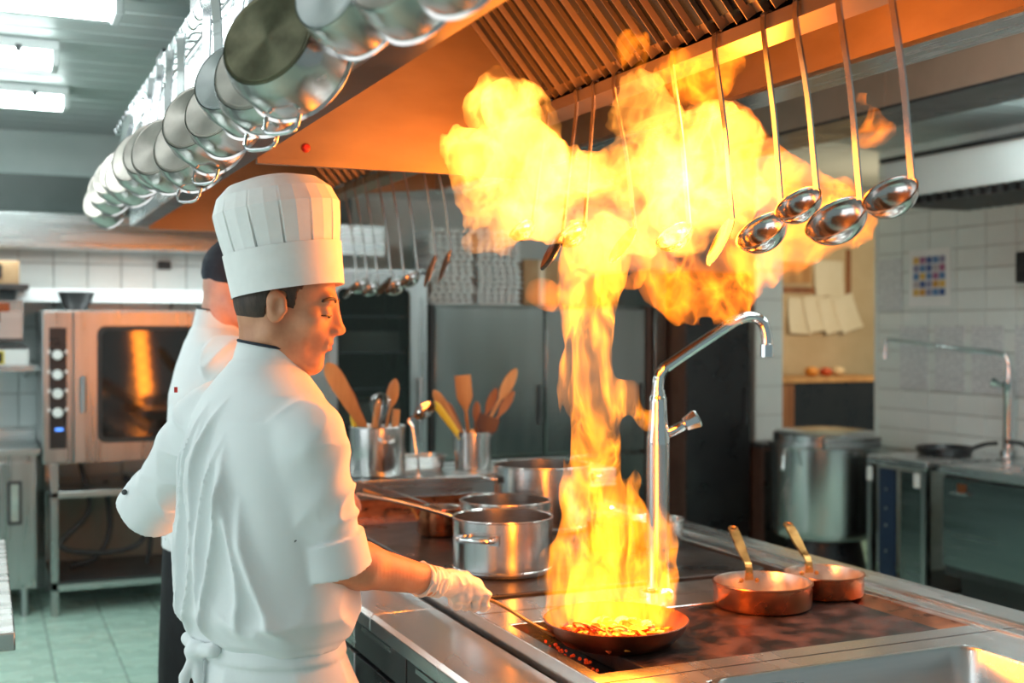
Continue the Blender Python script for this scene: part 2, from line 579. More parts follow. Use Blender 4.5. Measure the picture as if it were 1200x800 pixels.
# cabinet fronts under the ledge: drawers, doors and dark open bays
y = 1.05
k = 0
while y < 4.6:
    w = 0.46
    steel = (y > 3.05)
    o = rpart(MB().box(0.985, 1.0, y + 0.006, y + w - 0.006, 0.66, 0.755), 'drawer', 'steel_y' if steel else 'dark_steel', bevel=0.002)
    ho = MB().box(0.975, 0.986, y + 0.10, y + w - 0.10, 0.735, 0.748).build('handle', 'steel_y', o)
    d = rpart(MB().box(0.985, 1.018, y + 0.006, y + w - 0.006, 0.16, 0.645), 'door', 'steel_z' if steel else 'black_panel', bevel=0.002)
    MB().box(0.972, 0.986, y + 0.02, y + 0.035, 0.45, 0.60).build('handle', 'steel_z', d)
    y += w
    k += 1
# hob plates and the wells they lie in
rbox('plate_well', 1.20, 2.25, 2.25, 2.72, 0.790, 0.806, 'hob_iron_dark')
for s in ((1.20, 1.25, 1), (2.165, 2.25, -1)):
    pass
rpart(MB().prism([(2.160, 0.806), (2.160, 0.838), (2.25, 0.846), (2.25, 0.806)], 2.252, 2.718), 'well_slope', 'copper_dark')
hp = rpart(MB().box(1.315, 2.155, 2.258, 2.714, 0.806, 0.846), 'hob_plate', 'hob_iron', bevel=0.003)
rbox('plate_well', 1.20, 2.25, 2.98, 4.32, 0.790, 0.812, 'copper_dark')
m = MB()
rr = 0.05
pl = []
for cx, cy, a0 in ((2.19 - rr, 3.0 + rr, -90), (2.19 - rr, 4.30 - rr, 0), (1.23 + rr, 4.30 - rr, 90), (1.23 + rr, 3.0 + rr, 180)):
    for q in range(7):
        a = R(a0 + q * 15)
        pl.append((cx + rr * math.cos(a), cy + rr * math.sin(a)))
m.prism(pl, 0.812, 0.858, 'z')
rpart(m, 'hob_plate', 'hob_iron_dark', bevel=0.004)
# embers glowing in the open slot beside the plate
em = MB()
for q in range(70):
    x, y = random.uniform(1.215, 1.29), random.uniform(2.30, 2.70)
    r = random.uniform(0.003, 0.006)
    M = Matrix.Rotation(random.uniform(0, 3), 4, (random.random(), random.random(), random.random() + 0.1))
    em.lathe([(0, -r), (r, -r * 0.3), (r * 0.8, r * 0.5), (0, r)], (x, y, 0.812), 6, M)
rpart(em, 'ember_bed', 'ember')['kind'] = 'stuff'
# sink basin
b0 = MB()
bx0, bx1, by0, by1 = 1.38, 2.09, 1.45, 2.11
def rrect(x0, x1, y0, y1, r, z, n=6):
    out = []
    for cx, cy, a0 in ((x1 - r, y0 + r, -90), (x1 - r, y1 - r, 0), (x0 + r, y1 - r, 90), (x0 + r, y0 + r, 180)):
        for q in range(n):
            a = R(a0 + q * 90 / (n - 1))
            out.append((cx + r * math.cos(a), cy + r * math.sin(a), z))
    return out
def loops(mb, L, close_last=True, close_first=False, mi=0):
    n = len(L[0])
    vs = [p for l in L for p in l]
    fs = []
    for i in range(len(L) - 1):
        for k in range(n):
            k2 = (k + 1) % n
            fs.append((i * n + k, i * n + k2, (i + 1) * n + k2, (i + 1) * n + k))
    if close_last:
        fs.append(tuple((len(L) - 1) * n + k for k in range(n)))
    if close_first:
        fs.append(tuple(range(n - 1, -1, -1)))
    return mb.add(vs, fs, mi)
loops(b0, [rrect(bx0 - 0.008, bx1 + 0.008, by0 - 0.008, by1 + 0.008, 0.05, ZT + 0.0015), rrect(bx0 + 0.002, bx1 - 0.002, by0 + 0.002, by1 - 0.002, 0.05, ZT + 0.0015),
           rrect(bx0 + 0.006, bx1 - 0.006, by0 + 0.006, by1 - 0.006, 0.05, ZT - 0.006), rrect(bx0 + 0.02, bx1 - 0.02, by0 + 0.02, by1 - 0.02, 0.05, ZT - 0.17),
           rrect(bx0 + 0.05, bx1 - 0.05, by0 + 0.05, by1 - 0.05, 0.04, ZT - 0.195)])
rpart(b0, 'sink_basin', 'steel_x', smooth=40)
dr = MB().lathe([(0, 0.002), (0.03, 0.002), (0.036, 0.006), (0.04, 0.0)], (1.735, 1.78, ZT - 0.195), 20)
rpart(dr, 'sink_drain', 'chrome', smooth=40)
# grey joint lines between the units
for yy in (2.185, 2.845):
    rbox('joint_strip', 1.168, 2.333, yy - 0.0015, yy + 0.0015, ZT - 0.002, ZT + 0.0008, 'dark_steel')
# raised shelf at the far end
es = thing('pass_shelf', 'raised stainless shelf across the far end of the cooking range', 'shelf', (1.78, 4.71, ZT + 0.001))
MB().box(-0.60, 0.64, -0.21, -0.19, 0.0, 0.08).build('riser', 'copper_dark', es)  # warm reflections on the stainless riser are put into its colour as copper
MB().box(-0.68, 0.68, -0.25, 0.25, 0.075, 0.149).build('shelf_top', 'steel_x', es, None, 0.004)
for x in (-0.58, 0.57):
    MB().box(x - 0.015, x + 0.015, -0.16, 0.19, 0.0, 0.075).build('bracket', 'steel_z', es)
# ------------------------------------------------------------------ extractor hood
hood = thing('extractor_hood', 'long stainless steel extractor hood with baffle filters above the cooking range', 'extractor hood', (1.3, 3.0, 2.04))


def hpart(mb, name, mat, smooth=None, bevel=0.0, parent=None):
    o = mb.build(name, mat, parent or hood, smooth, bevel)
    o.location = (-1.3, -3.0, -2.04)
    return o


HY0, HY1 = 0.75, 5.45
ZB, ZTOP = 2.04, 2.55
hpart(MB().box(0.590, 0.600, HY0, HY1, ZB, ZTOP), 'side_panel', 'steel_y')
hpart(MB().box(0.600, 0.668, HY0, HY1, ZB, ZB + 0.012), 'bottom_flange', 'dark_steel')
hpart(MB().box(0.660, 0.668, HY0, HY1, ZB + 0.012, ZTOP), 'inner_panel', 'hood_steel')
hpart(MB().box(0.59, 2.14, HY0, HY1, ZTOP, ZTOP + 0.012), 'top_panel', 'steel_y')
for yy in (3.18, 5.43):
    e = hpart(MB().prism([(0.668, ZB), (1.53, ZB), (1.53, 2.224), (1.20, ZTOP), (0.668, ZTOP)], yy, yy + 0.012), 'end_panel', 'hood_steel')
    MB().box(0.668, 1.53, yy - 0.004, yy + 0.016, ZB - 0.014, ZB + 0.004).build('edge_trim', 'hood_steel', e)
    # red rivet stud
    if yy < 4:
        M = Matrix.Rotation(PI / 2, 4, 'X')
        MB().lathe([(0.0, 0.012), (0.009, 0.010), (0.013, 0.0)], (0.80, yy, ZB + 0.035), 16, M).build('stud', 'red_paint', e, 40)
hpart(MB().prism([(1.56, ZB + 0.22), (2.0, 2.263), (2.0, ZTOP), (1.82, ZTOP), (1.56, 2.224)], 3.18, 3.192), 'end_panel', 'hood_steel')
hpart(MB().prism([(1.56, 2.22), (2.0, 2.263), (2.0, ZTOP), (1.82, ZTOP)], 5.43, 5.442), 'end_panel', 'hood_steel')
# gutter with the rail the ladles hook over
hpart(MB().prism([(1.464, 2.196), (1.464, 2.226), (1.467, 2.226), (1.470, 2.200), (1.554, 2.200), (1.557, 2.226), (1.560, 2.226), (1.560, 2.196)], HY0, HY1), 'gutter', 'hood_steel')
# baffle filters: each slat a folded channel
sl = None
dx, dz = 1.20 - 1.468, 2.545 - 2.232
L = math.hypot(dx, dz)
ang = math.atan2(dz, -dx)
PITCH = 0.098
n = int((HY1 - HY0) / PITCH)
for side in (0, 1):
    for k in range(n):
        y = HY0 + 0.01 + k * PITCH
        if sl is None:
            # profile across y, extruded along the slope (local x)
            prof = [(0, 0), (0.006, 0.026), (0.056, 0.026), (0.062, 0), (0.060, 0), (0.054, 0.024), (0.008, 0.024), (0.002, 0)]
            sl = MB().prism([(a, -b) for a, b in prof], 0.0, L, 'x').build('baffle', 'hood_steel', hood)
            c = sl
        else:
            c = dup(sl, hood)
        if side == 0:
            c.location = (1.468 - 1.3, y - 3.0, 2.232 - 2.04)
            c.rotation_euler = (0, -(PI - ang), 0)
        else:
            c.location = (1.556 - 1.3, y - 3.0, 2.232 - 2.04)
            c.rotation_euler = (0, -ang, 0)
for k in range(n):
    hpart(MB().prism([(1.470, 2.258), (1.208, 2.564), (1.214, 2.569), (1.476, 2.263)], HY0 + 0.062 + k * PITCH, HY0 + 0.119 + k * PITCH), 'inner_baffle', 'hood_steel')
hpart(MB().prism([(1.462, 2.262), (1.20, 2.568), (1.205, 2.572), (1.467, 2.266)], HY0, HY1), 'filter_backing', 'black_panel')
hpart(MB().prism([(1.562, 2.262), (1.82, 2.568), (1.815, 2.572), (1.557, 2.266)], HY0, HY1), 'filter_backing', 'black_panel')
# right side
hpart(MB().box(2.0, 2.01, HY0, HY1, 2.263, ZTOP), 'inner_panel', 'hood_steel')
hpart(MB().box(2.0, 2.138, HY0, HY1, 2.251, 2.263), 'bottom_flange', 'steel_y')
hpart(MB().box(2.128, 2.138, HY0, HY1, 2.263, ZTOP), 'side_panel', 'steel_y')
# hangers up to the ceiling
for yy in (1.2, 3.2, 5.2):
    for xx in (0.75, 1.98):
        hpart(MB().tube([(xx, yy, ZTOP), (xx, yy, CEIL)], 0.008, 8), 'hanger_rod', 'steel_z', smooth=60)
# cable tray and junction boxes on the near upper edge
hpart(MB().box(0.60, 0.70, 1.9, 3.85, ZTOP + 0.012, ZTOP + 0.10), 'cable_tray', 'dark_steel', bevel=0.004)
hpart(MB().box(0.60, 0.66, 4.5, 4.65, ZTOP + 0.012, ZTOP + 0.06), 'junction_box', 'dark_steel', bevel=0.004)
# hook rail on the outer face
hr = thing('hook_rail', 'thin steel rail with a row of pan hooks along the outer face of the hood', 'hook rail', (0.578, 3.0, 2.43))
MB().tube([(0, HY0 + 0.05 - 3.0, 0), (0, HY1 - 0.05 - 3.0, 0)], 0.006, 8).build('rail', 'chrome', hr, 60)
for y in (1.0, 2.5, 4.0, 5.2):
    MB().tube([(0, y - 3.0, 0), (0.012, y - 3.0, 0)], 0.006, 8).build('rail_mount', 'chrome', hr, 60)
hk = None
for q in range(40):
    y = 1.10 + q * 0.108
    if hk is None:
        pth = [(0.0, 0, 0.0), (-0.028, 0, -0.004), (-0.040, 0, -0.018), (-0.052, 0, -0.018), (-0.062, 0, -0.004), (-0.064, 0, 0.008)]
        hk = MB().tube(bez(pth, 4), 0.0035, 6).build('hook', 'chrome', hr, 60)
        c = hk
    else:
        c = dup(hk, hr)
    c.location = (0, y - 3.0, 0)
# ------------------------------------------------------------------ other ducts and hoods
duct = thing('ventilation_duct', 'brown ventilation duct with dark underside beyond the extractor hood', 'duct', (3.66, 4.6, 2.53))
MB().box(-0.16, 0.17, -3.4, 2.9, 0.0, CEIL - 2.53 - 0.002).build('duct_body', 'duct_brown', duct)
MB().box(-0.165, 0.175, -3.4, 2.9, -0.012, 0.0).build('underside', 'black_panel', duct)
for yy in (-2.2, -0.6, 1.0, 2.4):
    MB().box(-0.168, 0.178, yy - 0.01, yy + 0.01, 0.0, CEIL - 2.53 - 0.004).build('joint_collar', 'duct_brown', duct)

wh = thing('wall_hood', 'white-grey wall hood with dark slotted filters above the sink counter', 'extractor hood', (5.2, 4.3, 2.36))
MB().prism([(-0.30, 0.0), (-0.30, 0.225), (0.395, 0.40), (0.395, 0.0)], -1.8, 1.3, 'y').build('canopy', 'white_enamel', wh, None, 0.003)
MB().box(-0.32, -0.295, -1.82, 1.32, 0.215, 0.24).build('top_rim', 'dark_steel', wh)
for q in range(38):
    MB().box(-0.29, 0.30, -1.75 + q * 0.08, -1.75 + q * 0.08 + 0.04, -0.045, 0.0).build('baffle', 'dark_steel', wh)

oh = thing('oven_hood', 'stainless steel canopy hood along the back wall above the oven', 'extractor hood', (0.0, 7.2, 2.06))
MB().prism([(-0.35, 0.0), (-0.35, 0.15), (-0.10, 0.18), (0.35, 0.18), (0.35, 0.0), (-0.31, 0.0)], -3.0, 2.2, 'x').build('canopy', 'steel_x', oh, None, 0.004)
MB().box(-3.0, 2.2, -0.352, -0.33, -0.03, 0.002).build('front_lip', 'steel_x', oh)

# ------------------------------------------------------------------ pots and pans on the range
def strap(mb, pts, w, h, up, taper=None, mi=0, seg=4):
    n = len(pts)
    rs = [1.0] * n if taper is None else taper
    return mb.tube(pts, rs, seg, mi, flat=(w, h), up=up)


def side_handle(parent, r, z, a, w=0.055, out=0.042, mat='chrome'):
    """bow handle on a pot wall at angle a"""
    M = Matrix.Rotation(a, 4, 'Z')
    pts = bez([(r - 0.002, -w, z), (r + out * 0.6, -w * 0.98, z + 0.004), (r + out, -w * 0.55, z + 0.006), (r + out, w * 0.55, z + 0.006), (r + out * 0.6, w * 0.98, z + 0.004), (r - 0.002, w, z)], 5)
    h = MB().tube([M @ p for p in pts], 0.0075, 8).build('handle', mat, parent, 60)
    for s in (-1, 1):
        m = MB()
        c = M @ Vector((r + 0.0015, s * w, z))
        m.tube([c - M @ Vector((0.002, 0.016, 0)), c + M @ Vector((-0.002, 0.016, 0))][::1] if False else [M @ Vector((r + 0.001, s * w - 0.016, z)), M @ Vector((r + 0.001, s * w + 0.016, z))], 1.0, 4, flat=(0.012, 0.003), up=M @ Vector((1, 0, 0)))
        m.build('mount_plate', mat, h)
    return h


def pot_body(parent, r, h, mat='pot_steel', inner=None, t=0.004, flare=0.0, name='body', base_r=0.006, band=True):
    prof = [(0, 0.0), (r - 0.012 - flare, 0.0), (r - 0.003 - flare, 0.004), (r - flare, 0.012)]
    if band:
        prof += [(r - flare, 0.012), (r + 0.002 - flare, 0.013), (r + 0.002 - flare, 0.018), (r - flare, 0.020), (r, h * 0.80), (r + 0.0012, h * 0.805), (r + 0.0012, h - 0.006)]
    else:
        prof += [(r, h - 0.006)]
    prof += [(r + 0.004, h - 0.003), (r + 0.003, h), (r - 0.001, h)]
    k = len(prof) - 1
    prof += [(r - t, h - 0.004), (r - t - flare, t + 0.012), (r - t - flare - 0.012, t), (0, t)]
    return MB().lathe(prof, seg=64, split=k if inner else None).build(name, [mat, inner] if inner else mat, parent, 35)


HOB2 = 0.858
t = thing('stock_pot', 'shiny steel casserole pot with two bow handles standing in front of the other pots', 'pot', (1.432, 3.301, HOB2))
pot_body(t, 0.150, 0.168)
for a in (-142, 38):
    side_handle(t, 0.150, 0.115, R(a))
t = thing('saucepan', 'steel saucepan with a long straight handle behind the casserole pot', 'saucepan', (1.615, 3.70, HOB2))
pot_body(t, 0.152, 0.155)
m = MB()
d0 = Vector((-0.94, 0.34, 0)).normalized()
pts = [Vector((0, 0, 0.085)) + d0 * 0.150, Vector((0, 0, 0.105)) + d0 * 0.20, Vector((0, 0, 0.150)) + d0 * 0.36, Vector((0, 0, 0.180)) + d0 * 0.50]
hh = m.tube(bez(pts, 5), 0.0085, 8).build('handle', 'chrome', t, 60)
MB().lathe([(0, -0.012), (0.020, -0.006), (0.020, 0.006), (0, 0.012)], tuple(Vector((0, 0, 0.085)) + d0 * 0.153), 12).build('mount_plate', 'chrome', hh, 40)
t = thing('large_stock_pot', 'wide steel stock pot standing furthest back on the hob', 'pot', (1.885, 3.98, HOB2))
pot_body(t, 0.178, 0.235)
for a in (168, -12):
    side_handle(t, 0.178, 0.185, R(a))
t = thing('copper_saucepan', 'small copper saucepan with a long brass handle beside the steel pots', 'saucepan', (1.485, 3.985, HOB2))
pot_body(t, 0.079, 0.098, 'copper', 'tin_lining', band=False)
d0 = Vector((-0.97, 0.24, 0)).normalized()
pts = [Vector((0, 0, 0.06)) + d0 * 0.081, Vector((0, 0, 0.085)) + d0 * 0.094, Vector((0, 0, 0.108)) + d0 * 0.12, Vector((0, 0, 0.165)) + d0 * 0.27]
hh = strap(MB(), bez(pts, 5), 0.010, 0.004, (0, 0, 1)).build('handle', 'brass', t, 60)
for s in (-1, 1):
    MB().lathe([(0, 0.005), (0.005, 0.003), (0.006, 0)], tuple(Vector((0, 0.008 * s, 0.06)) + d0 * 0.079), 8, Matrix.Rotation(-PI / 2, 4, 'Y')).build('rivet', 'brass', hh, 40)
t = thing('long_spoon', 'steel spoon resting across the rim of the small copper saucepan', 'spoon', (1.46, 3.99, HOB2 + 0.105))
strap(MB(), bez([(0.05, 0.0, -0.03), (0.0, 0.01, 0.0), (-0.12, 0.04, 0.045), (-0.24, 0.07, 0.085)], 5), 0.008, 0.003, (0, 0, 1), seg=8).build('handle', 'chrome', t, 60)
M = Matrix.Rotation(R(25), 4, 'Y')
MB().lathe([(0, -0.008), (0.018, -0.004), (0.024, 0.003), (0.022, 0.003), (0.016, -0.002), (0, -0.005)], (0.065, 0, -0.04), 16, M).build('bowl', 'chrome', t, 50)
t = thing('small_pot', 'small deep steel pot standing alone at the rear edge of the dark hob', 'pot', (2.065, 3.46, HOB2))
pot_body(t, 0.088, 0.098, flare=0.008, band=False)
t = thing('lidded_pot', 'dark lidded pot with a shiny steel lid knob behind the flames', 'pot', (1.905, 3.50, HOB2))
pot_body(t, 0.072, 0.09, 'dark_steel', band=False)
ld = MB().lathe([(0.074, 0.09), (0.076, 0.094), (0.05, 0.104), (0, 0.110), (0, 0.108)], seg=40).build('lid', 'dark_steel', t, 50)
MB().lathe([(0.005, 0.109), (0.005, 0.128), (0.018, 0.131), (0.020, 0.136), (0.016, 0.141), (0, 0.142)], seg=20).build('knob', 'chrome', ld, 40)
def copper_pan(label, loc, r, h, ang, hl):
    t = thing('copper_saute_pan', label, 'frying pan', loc)
    pot_body(t, r, h, 'copper', 'tin_lining', t=0.003, band=False)
    d = Vector((math.cos(ang), math.sin(ang), 0))
    sd = Vector((-d.y, d.x, 0))
    pts = bez([d * (r - 0.004) + Vector((0, 0, h * 0.62)), d * (r + 0.004) + Vector((0, 0, h + 0.012)), d * (r + 0.05) + Vector((0, 0, h + 0.035)), d * (r + hl) + Vector((0, 0, h + 0.085))], 6)
    n = len(pts)
    o = strap(MB(), pts, 0.0125, 0.0035, (0, 0, 1), taper=[1.0 - 0.25 * math.sin(PI * min(1, i / (n * 0.7))) if i < n * 0.7 else 1.0 + 0.15 * (i / n) for i in range(n)]).build('handle', 'brass', t, 60)
    # eye at the end of the handle
    ring = [d * (r + hl + 0.012) + Vector((0, 0, h + 0.09)) + (d * math.cos(a) * 0.012 + sd * math.sin(a) * 0.012 + Vector((0, 0, 0.004 * math.cos(a)))) for a in [2 * PI * q / 14 for q in range(14)]]
    MB().tube(ring, 0.004, 6, closed=True).build('hanging_eye', 'brass', o, 60)
    for q in (-1, 0, 1):
        c = d * (r - 0.006) + sd * 0.022 * q + Vector((0, 0, h * (0.62 if q else 0.85)))
        M = Vector((0, 0, 1)).rotation_difference(-d).to_matrix().to_4x4()
        MB().lathe([(0, 0.006), (0.005, 0.0045), (0.007, 0)], tuple(c), 10, M).build('rivet', 'brass', o, 40)
    return t


copper_pan('wide copper saute pan with riveted brass handle on the brown hob plate', (1.905, 2.645, 0.846), 0.130, 0.068, R(71), 0.15)
copper_pan('smaller copper saute pan with riveted brass handle tucked behind the wide one', (2.146, 2.692, 0.8465), 0.108, 0.062, R(75), 0.14)

# flambe pan
FP = Vector((1.365, 2.475, 0.846))
t = thing('flambe_pan', 'wide blackened copper frying pan full of flames held by the gloved hand', 'frying pan', FP)
MB().lathe([(0, 0), (0.118, 0), (0.130, 0.004), (0.158, 0.030), (0.172, 0.056), (0.170, 0.058), (0.166, 0.056), (0.152, 0.031), (0.126, 0.008), (0, 0.005)], seg=72, split=6).build('body', ['pan_iron', 'pan_iron'], t, 40)
# handle runs to the chef's hand
HAND = Vector((0.984, 2.507, 0.986))
hv = HAND - FP
dirh = Vector((hv.x, hv.y, 0)).normalized()
pts = bez([dirh * 0.158 + Vector((0, 0, 0.030)), dirh * 0.185 + Vector((0, 0, 0.046)), dirh * 0.22 + Vector((0, 0, 0.066)), hv * 0.80 + Vector((0, 0, 0.008)), hv, hv * 1.14 + Vector((0, 0, 0.006))], 6)
o = strap(MB(), pts, 0.0095, 0.0045, (0, 0, 1), seg=8).build('handle', 'brass', t, 60)
for q in (-1, 1):
    MB().lathe([(0, 0.006), (0.006, 0.004), (0.008, 0)], tuple(dirh * 0.150 + Vector((-dirh.y, dirh.x, 0)) * 0.012 * q + Vector((0, 0, 0.040))), 10).build('rivet', 'brass', o, 40)
# vegetables in the pan
protos = []
for mt in ('red_food', 'orange_food', 'pale_food', 'red_food'):
    pp = bez([(-0.022, 0, 0.0), (-0.008, 0.006, 0.003), (0.010, 0.004, 0.004), (0.022, -0.006, 0.0)], 3)
    m = MB().tube(pp, [1.0] * len(pp), 6, flat=(0.007, 0.0035), up=(0, 0, 1))
    o = m.build('vegetable_strip', mt, None, 60)
    o.location = FP + Vector((0.0, 0.0, 0.012))
    tag(o, {'red_food': 'strip of red pepper frying in the burning pan', 'orange_food': 'strip of orange pepper frying in the burning pan', 'pale_food': 'pale slice of onion frying in the burning pan'}[mt], 'vegetable', 'vegetables frying in the burning pan')
    protos.append(o)
for q in range(84):
    o = protos[q] if q < 4 else dup(protos[q % 4])
    rr_, aa = 0.128 * math.sqrt(random.random()), random.uniform(0, 2 * PI)
    o.location = FP + Vector((rr_ * math.cos(aa), rr_ * math.sin(aa), 0.012 + 0.026 * (1 - (rr_ / 0.14) ** 2) * random.random() + 0.004))
    o.rotation_euler = (random.uniform(-0.6, 0.6), random.uniform(-0.6, 0.6), random.uniform(0, 6))

# ------------------------------------------------------------------ pot-filler tap on the range
t = thing('pot_filler_tap', 'tall chrome pot-filler tap with a swan-neck spout rising from the cooking range', 'tap', (1.711, 2.862, 0.85))
MB().lathe([(0, 0), (0.048, 0), (0.048, 0.012), (0.034, 0.02), (0.033, 0.022)], seg=32).build('base_flange', 'chrome', t, 40)
MB().lathe([(0.032, 0.018), (0.032, 0.418), (0.0, 0.418)], seg=40).build('post', 'pot_steel', t, 40)
MB().lathe([(0.032, 0.418), (0.0325, 0.424), (0.029, 0.46), (0.026, 0.49), (0.024, 0.53), (0.024, 0.545), (0.021, 0.55), (0.021, 0.556), (0.0, 0.556)], seg=40).build('valve_body', 'chrome', t, 40)
sp = bez([(0, 0, 0.55), (0, 0, 0.585), (0.012, 0, 0.618), (0.05, 0, 0.645), (0.22, -0.01, 0.745), (0.265, -0.012, 0.766), (0.300, -0.014, 0.772), (0.335, -0.016, 0.757), (0.350, -0.017, 0.722), (0.352, -0.017, 0.69)], 6)
s_ = MB().tube(sp, 0.0160, 14).build('spout', 'chrome', t, 60)
MB().lathe([(0.0185, 0.0), (0.0185, 0.036), (0.016, 0.038), (0.0, 0.038)], (0.352, -0.017, 0.656), 10).build('nozzle', 'chrome', s_, 30)
MB().lathe([(0.018, 0.0), (0.019, 0.008), (0.018, 0.016)], (0, 0, 0.552), 24).build('collar_nut', 'chrome', s_, 30)
KD = Vector((0.80, -0.28, 0.42)).normalized()
M = Vector((0, 0, 1)).rotation_difference(KD).to_matrix().to_4x4()
kb = MB().lathe([(0.0, 0.0), (0.0145, 0.0), (0.0145, 0.056), (0.012, 0.060), (0.0, 0.060)], tuple(Vector((0.012, -0.004, 0.440)) + KD * 0.008), 20, M).build('valve_stem', 'chrome', t, 40)
m = MB()
pr = [(0.010, 0.0), (0.019, 0.004), (0.022, 0.020), (0.027, 0.040), (0.024, 0.046), (0.0, 0.047)]
m.lathe(pr, tuple(Vector((0.012, -0.004, 0.440)) + KD * 0.066), 8, M)
m.build('knob', 'chrome', kb, 25)

# ------------------------------------------------------------------ ladles hooked over the gutter rail
CR = Vector((0.9143, -0.4051, 0))
CF = Vector((0.4051, 0.9143, 0))


def ladle(kind, label, y, length, br, lean=0.05, yaw=0.0, group='ladles hooked on the hood rail', mat='ladle_steel', face=(-0.54, -0.42, 0.72), rail_x=1.464):
    nm = {'ladle': 'ladle', 'spoon': 'serving_spoon', 'skimmer': 'skimmer', 'fork': 'serving_fork'}[kind]
    t = thing(nm, label, {'ladle': 'ladle', 'spoon': 'spoon', 'skimmer': 'skimmer', 'fork': 'fork'}[kind], (rail_x, y, 2.226), group=group)
    end = Vector((lean, yaw, -length))
    pts = bez([(0.014, 0, -0.022), (0.013, 0, -0.004), (0.007, 0, 0.005), (-0.003, 0, 0.004), (-0.007, 0, -0.008), (-0.004, 0, -0.05), tuple(end * 0.5), tuple(end * 0.85), tuple(end)], 4)
    n = len(pts)
    strap(MB(), pts, 0.0085, 0.0022, (-1, 0, 0.1), taper=[1.1 if i < n * 0.3 else 0.8 + 0.25 * abs(i / n - 0.65) for i in range(n)]).build('handle', mat, t, 60)
    nrm = (CR * face[0] + CF * (-face[1]) * -1 + Vector((0, 0, face[2]))).normalized()
    # direction in the rim plane from the handle joint to the bowl centre: down and to the hob
    dn = CR * -0.8 + Vector((0, 0, -0.58))
    dn = (dn - nrm * dn.dot(nrm)).normalized()
    M = Matrix((tuple(dn), tuple(nrm.cross(dn)), tuple(nrm))).transposed().to_4x4()
    c = end + dn * (br * 0.96)
    if kind == 'ladle':
        prof = []
        for q in range(11):
            a = R(90 * q / 10)
            prof.append((br * math.sin(a) if q else 0, -br * 0.78 * math.cos(a)))
        prof += [(br + 0.002, 0.0012), (br - 0.001, 0.002)]
        for q in range(10, -1, -1):
            a = R(90 * q / 10)
            prof.append(((br - 0.003) * math.sin(a) if q else 0, -(br * 0.78 - 0.003) * math.cos(a)))
        MB().lathe(prof, tuple(c), 40, M).build('bowl', mat, t, 60)
    else:
        S = Matrix.Diagonal((1.25, 0.62 if kind == 'spoon' else 1.0, 1, 1))
        dpt = 0.18 if kind == 'spoon' else 0.10
        prof = [(0, -br * dpt), (br * 0.5, -br * dpt * 0.8), (br * 0.85, -br * dpt * 0.3), (br, 0), (br * 0.985, 0.0015), (br * 0.83, -br * dpt * 0.3 + 0.002), (br * 0.48, -br * dpt * 0.8 + 0.002), (0, -br * dpt + 0.002)]
        MB().lathe(prof, tuple(end + dn * br * 1.15), 32, M @ S).build('bowl', mat, t, 60)
    return t


FC = (-0.54, -0.42, 0.72)
ladle('ladle', 'steel ladle hooked on the rail, furthest clear of the flames', 1.653, 0.375, 0.050, 0.045, face=(-0.52, -0.44, 0.72))
ladle('ladle', 'big steel ladle with the widest bowl, hanging lowest beside the flames', 1.790, 0.398, 0.060, 0.045, face=(-0.54, -0.42, 0.72))
ladle('ladle', 'steel ladle whose bowl glows red inside at the edge of the flames', 1.918, 0.365, 0.048, 0.045, face=(-0.54, -0.42, 0.72))
ladle('ladle', 'ladle half swallowed by orange flame next to the red-lit one', 2.024, 0.405, 0.056, 0.04, face=(-0.56, -0.40, 0.72))
ladle('spoon', 'narrow serving spoon hanging inside the orange flame', 2.201, 0.400, 0.048, 0.04, face=(-0.86, -0.35, 0.35))
ladle('ladle', 'ladle hanging in the brightest part of the fire', 2.377, 0.395, 0.046, 0.04)
ladle('spoon', 'serving spoon hanging over the flame column', 2.654, 0.385, 0.045, 0.055, face=(-0.7, -0.5, 0.4))
ladle('ladle', 'ladle with a long bright handle above the flame column', 2.769, 0.365, 0.044, -0.03)
ladle('spoon', 'dark serving spoon hanging below the fire, close to the hood partition', 2.867, 0.385, 0.048, -0.045, face=(-0.8, -0.45, 0.35))
ladle('ladle', 'ladle nearest the hood partition, bowl wrapped in flame', 3.048, 0.335, 0.040, -0.05)
GF = 'utensils on the far part of the hood rail'
for (y, ln, br, kind, lab, fc) in [
        (3.95, 0.36, 0.052, 'skimmer', 'flat steel skimmer hanging beyond the hood partition, clear of the row', (-0.9, -0.25, 0.3)),
        (4.10, 0.37, 0.052, 'skimmer', 'steel skimmer hanging next to its twin beyond the hood partition', (-0.9, -0.28, 0.3)),
        (4.30, 0.42, 0.042, 'ladle', 'far ladle hanging beside the skimmers', FC),
        (4.46, 0.44, 0.046, 'ladle', 'far ladle with a round bowl second from the skimmers', FC),
        (4.62, 0.43, 0.040, 'spoon', 'far serving spoon between hanging ladles', (-0.6, -0.6, 0.4)),
        (4.80, 0.44, 0.042, 'ladle', 'far ladle level with the chef\'s brow', FC),
        (4.95, 0.42, 0.045, 'ladle', 'far ladle beside the chef\'s hat band', FC),
        (5.10, 0.43, 0.040, 'spoon', 'far serving spoon at the very end of the hood rail', (-0.6, -0.6, 0.4))]:
    ladle(kind, lab, y, ln, br, 0.05, 0.0, GF, face=fc)


